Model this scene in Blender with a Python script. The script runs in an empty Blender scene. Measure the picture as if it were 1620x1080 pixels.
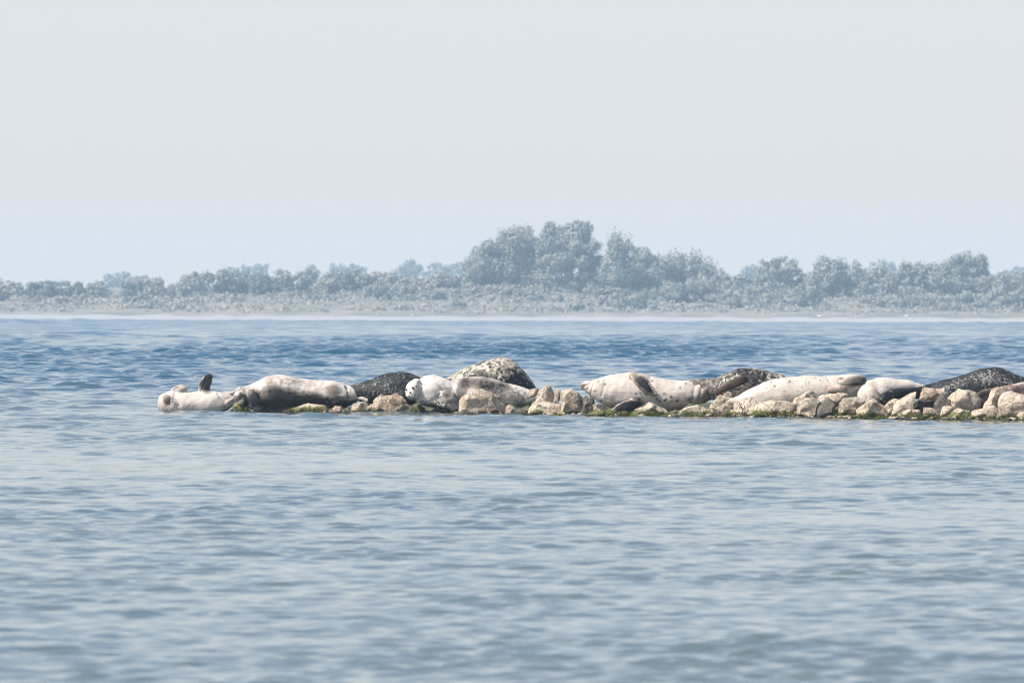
import bpy, math, random
import numpy as np
from mathutils import Vector, Matrix

SC = bpy.context.scene
COL = SC.collection
# ------------------------------------------------------------ camera, sky, sun, exposure
F = 13500.0            # focal length in photo pixels (300 mm on a 36 mm sensor, 1620 px wide)
CAM_H = 1.17           # metres above the water
ROLL = 0.0031
PITCH = -43.0 / F
fwd = Vector((0, math.cos(PITCH), math.sin(PITCH)))
right = Vector((math.cos(ROLL), 0, math.sin(ROLL)))
right = (right - fwd * right.dot(fwd)).normalized()
up = right.cross(fwd).normalized()
cam_d = bpy.data.cameras.new("camera")
cam = bpy.data.objects.new("camera", cam_d)
COL.objects.link(cam)
cam.matrix_world = Matrix(((right.x, up.x, -fwd.x, 0), (right.y, up.y, -fwd.y, 0), (right.z, up.z, -fwd.z, CAM_H), (0, 0, 0, 1)))
cam_d.lens = 300
cam_d.sensor_width = 36
cam_d.clip_start = 0.5
cam_d.clip_end = 20000
cam_d.dof.use_dof = True
cam_d.dof.focus_distance = 99
cam_d.dof.aperture_fstop = 12
SC.camera = cam

SUN_TO = Vector((-0.60, -0.30, 0.74)).normalized()      # towards the sun
SUN_EL = math.asin(SUN_TO.z)
W = bpy.data.worlds.new("World")
SC.world = W
W.use_nodes = True
nt = W.node_tree
nt.nodes.clear()
wo = nt.nodes.new("ShaderNodeOutputWorld")
bg = nt.nodes.new("ShaderNodeBackground")
sky = nt.nodes.new("ShaderNodeTexSky")
sky.sky_type = 'NISHITA'
sky.sun_disc = False
sky.sun_elevation = SUN_EL
sky.sun_rotation = math.atan2(SUN_TO.x, SUN_TO.y)
sky.altitude = 0
sky.air_density = 1.0
sky.dust_density = 1.6
sky.ozone_density = 1.5
bg.inputs[1].default_value = 0.12
tint = nt.nodes.new("ShaderNodeMix"); tint.data_type = 'RGBA'; tint.blend_type = 'MULTIPLY'
tint.inputs[0].default_value = 1.0
tint.inputs[7].default_value = (0.965, 0.985, 1.0, 1)
hsv = nt.nodes.new("ShaderNodeHueSaturation")
hsv.inputs['Saturation'].default_value = 0.88
nt.links.new(sky.outputs[0], hsv.inputs['Color'])
nt.links.new(hsv.outputs[0], tint.inputs[6])
# pale summer haze low in the sky, thinning upwards
tc = nt.nodes.new("ShaderNodeTexCoord"); sp = nt.nodes.new("ShaderNodeSeparateXYZ")
nt.links.new(tc.outputs['Generated'], sp.inputs[0])
mr = nt.nodes.new("ShaderNodeMapRange"); mr.interpolation_type = 'SMOOTHSTEP'
mr.inputs[1].default_value = 0.0; mr.inputs[2].default_value = 0.32
mr.inputs[3].default_value = 0.92; mr.inputs[4].default_value = 0.0
nt.links.new(sp.outputs[2], mr.inputs[0])
veil = nt.nodes.new("ShaderNodeMix"); veil.data_type = 'RGBA'
low = nt.nodes.new("ShaderNodeMix"); low.data_type = 'RGBA'
low.inputs[6].default_value = (5.15, 4.42, 3.72, 1)
low.inputs[7].default_value = (4.50, 4.50, 4.46, 1)
ml = nt.nodes.new("ShaderNodeMapRange"); ml.interpolation_type = 'SMOOTHSTEP'
ml.inputs[1].default_value = -0.005; ml.inputs[2].default_value = 0.035
nt.links.new(sp.outputs[2], ml.inputs[0]); nt.links.new(ml.outputs[0], low.inputs[0])
nt.links.new(low.outputs[2], veil.inputs[7])
nt.links.new(mr.outputs[0], veil.inputs[0])
nt.links.new(tint.outputs[2], veil.inputs[6])
nt.links.new(veil.outputs[2], bg.inputs[0])
nt.links.new(bg.outputs[0], wo.inputs[0])

sd = bpy.data.lights.new("sun", 'SUN')
sd.energy = 4.3
sd.angle = math.radians(0.5)
sd.color = (1.0, 0.94, 0.86)
sun = bpy.data.objects.new("sun", sd)
COL.objects.link(sun)
sun.rotation_euler = SUN_TO.to_track_quat('Z', 'Y').to_euler()
SC.view_settings.view_transform = 'Standard'
SC.view_settings.look = 'None'
SC.view_settings.gamma = 1
SC.view_settings.exposure = 0.6
SC.cycles.volume_bounces = 1
SC.cycles.max_bounces = 8
SC.cycles.filter_width = 1.15

# ------------------------------------------------------------ helpers
def at(px, py, Y):
    """world point seen at photo pixel (px, py) whose distance along the ground is Y"""
    d = fwd + right * ((px - 810) / F) - up * ((py - 540) / F)
    k = Y / d.y
    return Vector((d.x * k, Y, CAM_H + d.z * k))

RN = np.array([right, up, fwd])
def to_px(co):
    p = (co - np.array([0, 0, CAM_H])) @ RN.T
    return 810 + p[:, 0] / p[:, 2] * F, 540 - p[:, 1] / p[:, 2] * F

def edge_y(px):
    """distance of the breakwater's waterline under photo column px"""
    return 102.0 - (px - 260) * 6.6 / 1360

def vnoise(p, seed=0):
    """value noise in [0,1] of an (n,3) array"""
    i = np.floor(p).astype(np.int64)
    f = p - i
    f = f * f * (3 - 2 * f)
    def h(a, b, c):
        n = (a * 73856093) ^ (b * 19349663) ^ (c * 83492791) ^ (seed * 2654435761)
        n = (n ^ (n >> 13)) * 1274126177 & 0x7fffffff
        n = (n ^ (n >> 11)) * 668265263 & 0x7fffffff
        return (n & 0xffff) / 65535.0
    x, y, z = i[:, 0], i[:, 1], i[:, 2]
    fx, fy, fz = f[:, 0], f[:, 1], f[:, 2]
    r = 0
    for dx in (0, 1):
        for dy in (0, 1):
            for dz in (0, 1):
                r = r + h(x + dx, y + dy, z + dz) * (fx if dx else 1 - fx) * (fy if dy else 1 - fy) * (fz if dz else 1 - fz)
    return r

def fbm(p, octaves=4, seed=0):
    a, t, r = 1.0, 0.0, 0.0
    for k in range(octaves):
        r = r + a * (vnoise(p * 2 ** k + 17.3 * k, seed + k) - 0.5)
        t += a
        a *= 0.5
    return r / t * 2

def mesh_np(name, verts, faces, mat, parent=None, smooth=True):
    """faces: (n,k) int array or list of lists"""
    me = bpy.data.meshes.new(name)
    if isinstance(faces, np.ndarray):
        n, k = faces.shape
        me.vertices.add(len(verts))
        me.vertices.foreach_set("co", np.asarray(verts, dtype=np.float32).ravel())
        me.loops.add(n * k)
        me.loops.foreach_set("vertex_index", faces.astype(np.int32).ravel())
        me.polygons.add(n)
        me.polygons.foreach_set("loop_start", np.arange(0, n * k, k, dtype=np.int32))
        me.update(calc_edges=True)
        me.validate()
    else:
        me.from_pydata([tuple(v) for v in verts], [], faces)
        me.update()
    if smooth:
        me.polygons.foreach_set("use_smooth", [True] * len(me.polygons))
    me.materials.append(mat)
    o = bpy.data.objects.new(name, me)
    COL.objects.link(o)
    if parent:
        o.parent = parent
    return o

def recentre(o, p):
    """put the object's origin at p, keeping the mesh where it is"""
    p = Vector(p)
    o.data.transform(Matrix.Translation(-p))
    o.location = p
    if o.parent:
        o.matrix_parent_inverse = Matrix.Identity(4)
        o.location = p - o.parent.location

def tag(o, label=None, cat=None, group=None, kind=None):
    if label: o["label"] = label
    if cat: o["category"] = cat
    if group: o["group"] = group
    if kind: o["kind"] = kind
    return o

class N:
    """small node-building helper"""
    def __init__(s, name):
        s.m = bpy.data.materials.new(name)
        s.m.use_nodes = True
        s.t = s.m.node_tree
        s.b = s.t.nodes["Principled BSDF"]
        s.o = s.t.nodes["Material Output"]
    def n(s, typ, **kw):
        x = s.t.nodes.new(typ)
        for k, v in kw.items():
            if k.startswith('i_'):
                x.inputs[k[2:].replace('_', ' ')].default_value = v
            else:
                setattr(x, k, v)
        return x
    def l(s, a, b): s.t.links.new(a, b)
    def math(s, op, a, b=None, c=None, clamp=False):
        x = s.n("ShaderNodeMath", operation=op, use_clamp=clamp)
        for i, v in enumerate((a, b, c)):
            if v is None: continue
            if isinstance(v, (int, float)): x.inputs[i].default_value = v
            else: s.l(v, x.inputs[i])
        return x.outputs[0]
    def mix(s, fac, a, b):
        x = s.n("ShaderNodeMix", data_type='RGBA')
        for idx, v in ((0, fac), (6, a), (7, b)):
            if isinstance(v, (int, float)): x.inputs[idx].default_value = v
            elif isinstance(v, tuple): x.inputs[idx].default_value = (*v, 1)
            else: s.l(v, x.inputs[idx])
        return x.outputs[2]
    def noise(s, scale, detail=3, rough=0.5, coord=None, out=0, dist=0.0):
        x = s.n("ShaderNodeTexNoise")
        x.inputs['Scale'].default_value = scale
        x.inputs['Detail'].default_value = detail
        x.inputs['Roughness'].default_value = rough
        x.inputs['Distortion'].default_value = dist
        if coord is not None: s.l(coord, x.inputs['Vector'])
        return x.outputs[out]
    def pos(s):
        return s.n("ShaderNodeNewGeometry").outputs['Position']
    def obj(s):
        return s.n("ShaderNodeTexCoord").outputs['Object']
    def step(s, v, lo, hi):
        x = s.n("ShaderNodeMapRange", interpolation_type='SMOOTHSTEP')
        x.inputs[1].default_value = lo; x.inputs[2].default_value = hi
        s.l(v, x.inputs[0])
        return x.outputs[0]
    def bump(s, h, strength, dist):
        x = s.n("ShaderNodeBump")
        x.inputs['Strength'].default_value = strength
        x.inputs['Distance'].default_value = dist
        s.l(h, x.inputs['Height'])
        s.l(x.outputs[0], s.b.inputs['Normal'])
    def attr(s, name, typ='GEOMETRY'):
        x = s.n("ShaderNodeAttribute", attribute_name=name, attribute_type=typ)
        return x.outputs['Fac']
# ------------------------------------------------------------ water
def water_material():
    s = N("water")
    p = s.pos()
    sep = s.n("ShaderNodeSeparateXYZ"); s.l(p, sep.inputs[0])
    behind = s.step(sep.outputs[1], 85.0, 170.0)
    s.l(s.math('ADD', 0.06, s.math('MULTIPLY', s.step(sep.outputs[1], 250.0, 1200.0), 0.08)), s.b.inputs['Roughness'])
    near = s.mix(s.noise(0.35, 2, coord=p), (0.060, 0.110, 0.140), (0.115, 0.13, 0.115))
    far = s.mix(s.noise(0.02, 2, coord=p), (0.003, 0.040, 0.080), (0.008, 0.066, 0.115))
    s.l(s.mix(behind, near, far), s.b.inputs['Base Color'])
    s.b.inputs['IOR'].default_value = 1.333
    s.b.inputs['Roughness'].default_value = 0.06
    h = s.noise(9.0, 3, 0.55, coord=p)
    s.bump(h, 0.35, 0.012)
    return s.m

def build_water():
    rng = np.random.RandomState(5)
    nc = 340
    ys = [20.0]
    while ys[-1] < 1345:
        ys.append(ys[-1] * 1.0008)
    ys = np.array(ys)
    u = np.linspace(-1, 1, nc)
    half = 0.06 * ys * 1.18 + 1.0
    X = u[None, :] * half[:, None]
    # coarser columns on both sides of the dense middle
    no = 55
    g = (1.07 ** np.arange(1, no + 1) - 1) / (1.07 ** no - 1)
    side = half[:, None] + g[None, :] * (0.16 * ys + 14)[:, None]
    X = np.concatenate([-side[:, ::-1], X, side], 1)
    nc = X.shape[1]
    Yg = np.repeat(ys[:, None], nc, 1)
    dx = np.gradient(X, axis=1)
    dx = np.maximum(dx, (ys * 0.0008)[:, None] * .8)
    # wind: calm lee in front of the stones, gusty band far behind them
    edge = fbm(np.stack([X.ravel() / 9, Yg.ravel() / 160, X.ravel() * 0], 1), 3, 14).reshape(X.shape)
    amp = np.interp(Yg * (1 + .16 * edge), [20, 60, 96, 104, 150, 215, 265, 425, 455, 620, 700, 760, 1000, 1345],
                        [.50, .55, .52, .58, 0.68, 0.88, 2.5, 2.4, 0.7, .65, 1.3, .8, 0.9, 0.9])
    gust = fbm(np.stack([X.ravel() / (4 + Yg.ravel() * .03), Yg.ravel() / (6 + Yg.ravel() * .08), X.ravel() * 0], 1), 2, 9).reshape(X.shape)
    fine = fbm(np.stack([X.ravel() / .9, Yg.ravel() / 1.6, X.ravel() * 0], 1), 2, 77).reshape(X.shape)
    A = np.clip(1 + .55 * fine, .35, 1.8) * amp * np.clip(1 + 0.75 * gust, 0.25, 2.2)
    Z = np.zeros_like(X)
    tfar = np.clip((ys - 95) / 60, 0, 1)[:, None]
    def spec(L):
        return (1 - tfar) * min(1.0, 0.16 / L) ** 1.15 * 1.9 + tfar * min(1.0, 0.5 / L) ** 1.3
    kept = np.zeros_like(dx); allv = 0.0
    nw = 170
    lam = np.exp(rng.uniform(math.log(0.10), math.log(4.0), nw))
    th = rng.normal(0, 0.55, nw) + 0.25
    ph = rng.uniform(0, 2 * math.pi, nw)
    for L, t, f0 in zip(lam, th, ph):
        k = 2 * math.pi / L
        a = WAVE_SLOPE / k * math.sqrt(2.0 / nw) * spec(L)
        w = np.clip((L / (2.2 * dx) - 1.0) / 1.5, 0, 1)
        sv = spec(L) ** 2
        allv += sv; kept += sv * w ** 2
        if w.max() <= 0: continue
        Z += a * w * np.sin(k * (math.sin(t) * X + math.cos(t) * Yg) + f0)
    Z *= A * np.clip(np.sqrt(allv / np.maximum(kept, 1e-6)), 1, 2.0)
    for L, t, f0 in zip(rng.uniform(2.2, 7.5, 40), rng.normal(0.1, 0.6, 40), rng.uniform(0, 6.28, 40)):
        k = 2 * math.pi / L
        Z += (np.interp(ys, [150, 260, 425, 460, 1345], [0, .02, .05, .06, .10])[:, None] * np.clip(1 + .8 * gust, .3, 2) / k * math.sqrt(2 / 40)
              * np.sin(k * (math.sin(t) * X + math.cos(t) * Yg) + f0))
    rms = 0.02
    Z = Z + (0.42 - 0.22 * tfar) * Z * Z / rms * np.clip(1 - np.abs(Z) / 0.15, 0, 1)
    Z -= Z.mean()
    np.clip(Z, -.5, .5, out=Z)
    fade = np.clip((no - np.abs(np.arange(nc) - (nc - 1) / 2) + (nc - 2 * no) / 2) / 10, 0, 1)[None, :] * np.clip((ys - 20) / 1.0, 0, 1)[:, None]
    Z *= fade
    # outer columns and rows: flat water out to the sides, behind the camera and beyond
    far = np.full((len(ys), 1), 2600.0)
    X = np.concatenate([-far, X, far], 1)
    Yg = np.concatenate([Yg[:, :1], Yg, Yg[:, :1]], 1)
    Z = np.concatenate([0 * far, Z, 0 * far], 1)
    for yy, first in ((-300.0, True), (3200.0, False)):
        row = X[:1] if first else X[-1:]
        ry = np.full_like(row, yy); rz = np.zeros_like(row)
        X = np.concatenate([row, X] if first else [X, row], 0)
        Yg = np.concatenate([ry, Yg] if first else [Yg, ry], 0)
        Z = np.concatenate([rz, Z] if first else [Z, rz], 0)
    nr, ncc = X.shape
    v = np.stack([X.ravel(), Yg.ravel(), Z.ravel()], 1)
    i = np.arange(nr * ncc).reshape(nr, ncc)
    f = np.stack([i[:-1, :-1].ravel(), i[:-1, 1:].ravel(), i[1:, 1:].ravel(), i[1:, :-1].ravel()], 1)
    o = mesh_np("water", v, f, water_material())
    tag(o, "rippled blue sea water stretching to the far shore", "water", kind="structure")
WAVE_SLOPE = 0.20
build_water()

# ------------------------------------------------------------ far shore
SHORE = 1317.0
def ground_z(x, y):
    x = np.asarray(x, float); y = np.asarray(y, float)
    p = np.stack([x / 35, y / 35, x * 0], -1).reshape(-1, 3)
    n = fbm(p, 3, 3).reshape(x.shape)
    edge = SHORE + 1.5 * fbm(np.stack([x / 20, x * 0, x * 0], -1).reshape(-1, 3), 3, 21).reshape(x.shape)
    d = y - edge
    lift = np.interp(x, [-90, -50, -20, 0, 30, 90], [0.8, 0.85, 1.0, 1.15, 1.1, 0.9])
    z = np.interp(d, [-60, -2, 0, 12, 14, 40, 90, 160, 1500], [-2, -0.1, 0.0, 1.0, 1.15, 2.3, 4.7, 5.4, 5.6])
    z = z + np.where((d > 5) & (d < 20), (vnoise(np.stack([x.ravel() / 3, x.ravel() * 0, x.ravel() * 0], 1), 5).reshape(x.shape) - .5) * .35 * np.clip((d - 5) / 6, 0, 1), 0)
    return np.where(d > 12, 1.0 + (z - 1.0) * lift * (1 + 0.5 * n), z)

def ground_material():
    s = N("dune_grass")
    p = s.pos()
    a = s.step(s.noise(0.08, 5, 0.6, coord=p), 0.38, 0.62)
    b = s.noise(0.6, 5, 0.65, coord=p)
    c1 = s.mix(b, (0.23, 0.20, 0.155), (0.33, 0.29, 0.24))
    c2 = s.mix(b, (0.13, 0.135, 0.09), (0.22, 0.21, 0.15))
    s.l(s.mix(a, c1, c2), s.b.inputs['Base Color'])
    s.b.inputs['Roughness'].default_value = 0.95
    s.bump(b, 0.8, 0.5)
    return s.m
def sand_material():
    s = N("pale_sand")
    p = s.pos()
    s.l(s.mix(s.noise(0.5, 5, 0.6, coord=p), (0.31, 0.30, 0.28), (0.39, 0.38, 0.36)), s.b.inputs['Base Color'])
    s.b.inputs['Roughness'].default_value = 0.8
    s.bump(s.noise(3, 4, coord=p), 0.4, 0.08)
    return s.m
def sheet(name, xs, ys, zf, mat):
    X, Y = np.meshgrid(xs, ys)
    Z = zf(X, Y)
    i = np.arange(X.size).reshape(X.shape)
    f = np.stack([i[:-1, :-1].ravel(), i[:-1, 1:].ravel(), i[1:, 1:].ravel(), i[1:, :-1].ravel()], 1)
    return mesh_np(name, np.stack([X.ravel(), Y.ravel(), Z.ravel()], 1), f, mat)
xs = np.linspace(-420, 420, 841)
o = sheet("dunes", xs, np.concatenate([np.linspace(1326, 1500, 175), np.linspace(1510, 2700, 60)]), lambda x, y: ground_z(x, y), ground_material())
tag(o, "low grassy dunes of the far shore", "dunes", kind="structure")
o = sheet("beach", xs, np.linspace(1300, 1330, 61), lambda x, y: ground_z(x, y) + 0.02 - np.clip((y - 1327.0) * 0.2, 0, 1), sand_material())
tag(o, "strip of pale sand along the far shore", "beach", kind="structure")

# ------------------------------------------------------------ stone bed under the breakwater
def bed():
    s = N("wet_stone_bed")
    p = s.pos()
    sep = s.n("ShaderNodeSeparateXYZ"); s.l(p, sep.inputs[0])
    n = s.noise(14, 5, 0.6, coord=p)
    stone = s.mix(n, (0.03, 0.03, 0.024), (0.16, 0.14, 0.11))
    weed = s.mix(n, (0.012, 0.022, 0.008), (0.06, 0.085, 0.02))
    s.l(s.mix(s.step(s.noise(5, 4, coord=p), 0.42, 0.58), stone, weed), s.b.inputs['Base Color'])
    s.b.inputs['Roughness'].default_value = 0.6
    s.bump(n, 0.8, 0.03)
    pxs = np.linspace(352, 1760, 900)
    ds = np.linspace(-0.05, 2.0, 90)
    P, D = np.meshgrid(pxs, ds)
    Y = edge_y(P) + D
    X = (P - 810) / F * Y
    q = np.stack([X.ravel() / .16, Y.ravel() / .16, X.ravel() * 0], 1)
    lump = np.abs(fbm(q, 3, 31)).reshape(X.shape)
    prof = np.interp(D, [-0.05, 0.02, 0.2, 0.6, 1.2, 1.6, 2.0], [-0.16, -0.03, 0.03, 0.13, 0.14, 0.05, -0.3])
    wid = np.clip((P - 352) / 60, 0, 1) 
    lo = np.interp(P, [352, 520, 700, 1100, 1760], [0.3, 0.55, .8, 1.2, 1.7])
    Z = prof * lo + lump * 0.13 - 0.07 - 0.15 * (1 - wid)
    i = np.arange(X.size).reshape(X.shape)
    f = np.stack([i[:-1, :-1].ravel(), i[:-1, 1:].ravel(), i[1:, 1:].ravel(), i[1:, :-1].ravel()], 1)
    o = mesh_np("reef", np.stack([X.ravel(), Y.ravel(), Z.ravel()], 1), f, s.m)
    tag(o, "low wet stony reef the seals lie on", "reef", kind="structure")
bed()

# ------------------------------------------------------------ haze
def haze():
    m = bpy.data.materials.new("haze")
    m.use_nodes = True
    t = m.node_tree
    t.nodes.clear()
    o = t.nodes.new("ShaderNodeOutputMaterial")
    v = t.nodes.new("ShaderNodeVolumePrincipled")
    v.inputs['Color'].default_value = HAZE_COL
    v.inputs['Density'].default_value = HAZE
    v.inputs['Anisotropy'].default_value = 0.0
    t.links.new(v.outputs[0], o.inputs['Volume'])
    x0, x1, y0, y1, z0, z1 = -2900, 2900, -400, 2720, -4, 24
    vs = [(x, y, z) for x in (x0, x1) for y in (y0, y1) for z in (z0, z1)]
    fs = [[0, 1, 3, 2], [4, 6, 7, 5], [0, 4, 5, 1], [2, 3, 7, 6], [0, 2, 6, 4], [1, 5, 7, 3]]
    ob = mesh_np("haze", vs, fs, m, smooth=False)
    tag(ob, "pale bluish haze in the air over the sea", "haze", kind="stuff")
HAZE = 0.00030
HAZE_COL = (0.60, 0.81, 1.0, 1)
haze()
# ------------------------------------------------------------ seals
def seal_material(name, light, mid, dark, mott=0.6, mscale=26.0, streak=0.0, rough=0.55, contrast=1.0):
    s = N(name)
    c = s.obj()
    if streak:
        mp = s.n("ShaderNodeMapping"); mp.inputs['Scale'].default_value = (1 - streak, 1, 1 + streak)
        s.l(c, mp.inputs[0]); c2 = mp.outputs[0]
    else:
        c2 = c
    n1 = s.noise(mscale, 3, 0.55, coord=c2, dist=0.3)
    n2 = s.noise(mscale * 3.1, 3, 0.6, coord=c)
    n3 = s.noise(5.0, 2, 0.5, coord=c)
    m = s.math('MULTIPLY', s.attr("mott"), s.math('ADD', 0.35, s.step(s.noise(7.5, 2, 0.5, coord=c), 0.40, 0.62)))
    t = s.math('ADD', s.attr("tone"), s.math('MULTIPLY', s.math('MULTIPLY', s.math('SUBTRACT', n1, 0.5), m), mott * 4))
    t = s.math('ADD', t, s.math('MULTIPLY', s.math('SUBTRACT', n2, 0.5), 0.5))
    t = s.math('ADD', t, s.math('MULTIPLY', s.math('SUBTRACT', n3, 0.5), 0.7), clamp=True)
    a = s.mix(s.step(t, 0.0, 0.5), light, mid)
    b = s.mix(s.step(t, 0.45, 0.95), a, dark)
    b = s.mix(s.attr("warm"), b, (0.17, 0.092, 0.062))
    s.l(b, s.b.inputs['Base Color'])
    s.b.inputs['Roughness'].default_value = rough
    s.b.inputs['Specular IOR Level'].default_value = 0.25
    s.bump(s.math('ADD', n2, s.math('MULTIPLY', s.noise(9, 3, coord=c), 1.6)), 0.35, 0.012)
    return s.m

CREAM = seal_material("cream_fur", (0.53, 0.468, 0.405), (0.26, 0.21, 0.172), (0.028, 0.024, 0.026), 0.22)
WHITE = seal_material("white_fur", (0.57, 0.51, 0.45), (0.19, 0.16, 0.135), (0.022, 0.020, 0.022), 0.35)
MOTTLED = seal_material("mottled_fur", (0.46, 0.41, 0.33), (0.13, 0.115, 0.095), (0.012, 0.012, 0.014), 1.1, 27.0)
DARK = seal_material("dark_fur", (0.27, 0.26, 0.23), (0.035, 0.034, 0.034), (0.010, 0.011, 0.013), 1.0, 36.0)
BROWN = seal_material("brown_fur", (0.38, 0.31, 0.26), (0.15, 0.10, 0.08), (0.030, 0.018, 0.017), 0.5, 18.0)

def crom(rows, n):
    """smooth interpolation of station rows"""
    P = np.array(rows, float)
    m = len(P)
    t = np.linspace(0, m - 1, n)
    i = np.clip(t.astype(int), 0, m - 2)
    f = (t - i)[:, None]
    p0 = P[np.clip(i - 1, 0, m - 1)]; p1 = P[i]; p2 = P[i + 1]; p3 = P[np.clip(i + 2, 0, m - 1)]
    return 0.5 * (2 * p1 + (p2 - p0) * f + (2 * p0 - 5 * p1 + 4 * p2 - p3) * f ** 2 + (3 * p1 - p0 - 3 * p2 + p3) * f ** 3)

def ring_mesh(centres, A, B, ra, rb, seg=26, flat=0.0):
    V, Fc = [], []
    th = np.linspace(0, 2 * math.pi, seg, endpoint=False)
    for c, a, b, x, y in zip(centres, A, B, ra, rb):
        cs, sn = np.cos(th), np.sin(th)
        V.append(c + np.outer(cs * x, a) + np.outer(sn * y, b))
    V = np.concatenate(V)
    n = len(centres)
    for i in range(n - 1):
        for j in range(seg):
            k = (j + 1) % seg
            Fc.append((i * seg + j, i * seg + k, (i + 1) * seg + k, (i + 1) * seg + j))
    V = np.concatenate([V, [centres[0]], [centres[-1]]])
    e0, e1 = n * seg, n * seg + 1
    for j in range(seg):
        k = (j + 1) % seg
        Fc.append((e0, k, j)); Fc.append((e1, (n - 1) * seg + j, (n - 1) * seg + k))
    return V, Fc

def body_loft(st, Y, depth=1.05):
    """st rows: px, top, bottom[, dy[, depth factor]]"""
    rows = [(r[0], r[1], r[2], r[3] if len(r) > 3 else 0.0, r[4] if len(r) > 4 else depth) for r in st]
    rows = crom(rows, len(rows) * 6)
    C, ra, rb = [], [], []
    for px, t, b, dy, kd in rows:
        y = Y + dy
        c = at(px, (t + b) / 2, y)
        h = max(0.4, (b - t) / 2) / F * y
        C.append(np.array(c)); ra.append(h * kd); rb.append(h)
    n = len(C)
    # sections turn with the body a little near its ends so the caps are round
    A = [np.array([0, 1, 0])] * n
    B = [np.array([0, 0, 1])] * n
    return ring_mesh(C, A, B, ra, rb)

def limb(pts, Y):
    """pts rows: px, py, dy, half width (px), half thickness (px)"""
    rows = crom(pts, len(pts) * 5)
    C = [np.array(at(r[0], r[1], Y + r[2])) for r in rows]
    n = len(C)
    A, B, ra, rb = [], [], [], []
    for i in range(n):
        d = C[min(i + 1, n - 1)] - C[max(i - 1, 0)]
        d[1] *= 0.3
        d /= np.linalg.norm(d) + 1e-9
        a = np.cross(d, [0, 1, 0]); a /= np.linalg.norm(a) + 1e-9
        b = np.cross(d, a)
        A.append(a); B.append(b)
        k = (Y + rows[i][2]) / F
        ra.append(max(0.6, rows[i][3]) * k); rb.append(max(0.6, rows[i][4]) * k)
    return ring_mesh(C, A, B, ra, rb, 16)

def ball(px, py, dy, rx, rz, ry, rot=0, Y=100):
    k = (Y + dy) / F
    c = np.array(at(px, py, Y + dy))
    V, Fc = [], []
    nu, nv = 20, 12
    ca, sa = math.cos(math.radians(rot)), math.sin(math.radians(rot))
    for i in range(1, nv):
        a = math.pi * i / nv
        for j in range(nu):
            b = 2 * math.pi * j / nu
            x, y, z = math.sin(a) * math.cos(b) * rx * k, math.sin(a) * math.sin(b) * ry * k, math.cos(a) * rz * k
            V.append(c + np.array([x * ca - z * sa, y, x * sa + z * ca]))
    V.append(c + np.array([-rz * k * sa, 0, rz * k * ca])); V.append(c - np.array([-rz * k * sa, 0, rz * k * ca]))
    for i in range(nv - 2):
        for j in range(nu):
            k2 = (j + 1) % nu
            Fc.append((i * nu + j, (i + 1) * nu + j, (i + 1) * nu + k2, i * nu + k2))
    t, b = len(V) - 2, len(V) - 1
    for j in range(nu):
        k2 = (j + 1) % nu
        Fc.append((t, j, k2)); Fc.append((b, (nv - 2) * nu + k2, (nv - 2) * nu + j))
    return np.array(V), Fc

def set_attr(me, name, vals):
    a = me.attributes.new(name, 'FLOAT', 'POINT')
    a.data.foreach_set("value", np.asarray(vals, dtype=np.float32))

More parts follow.
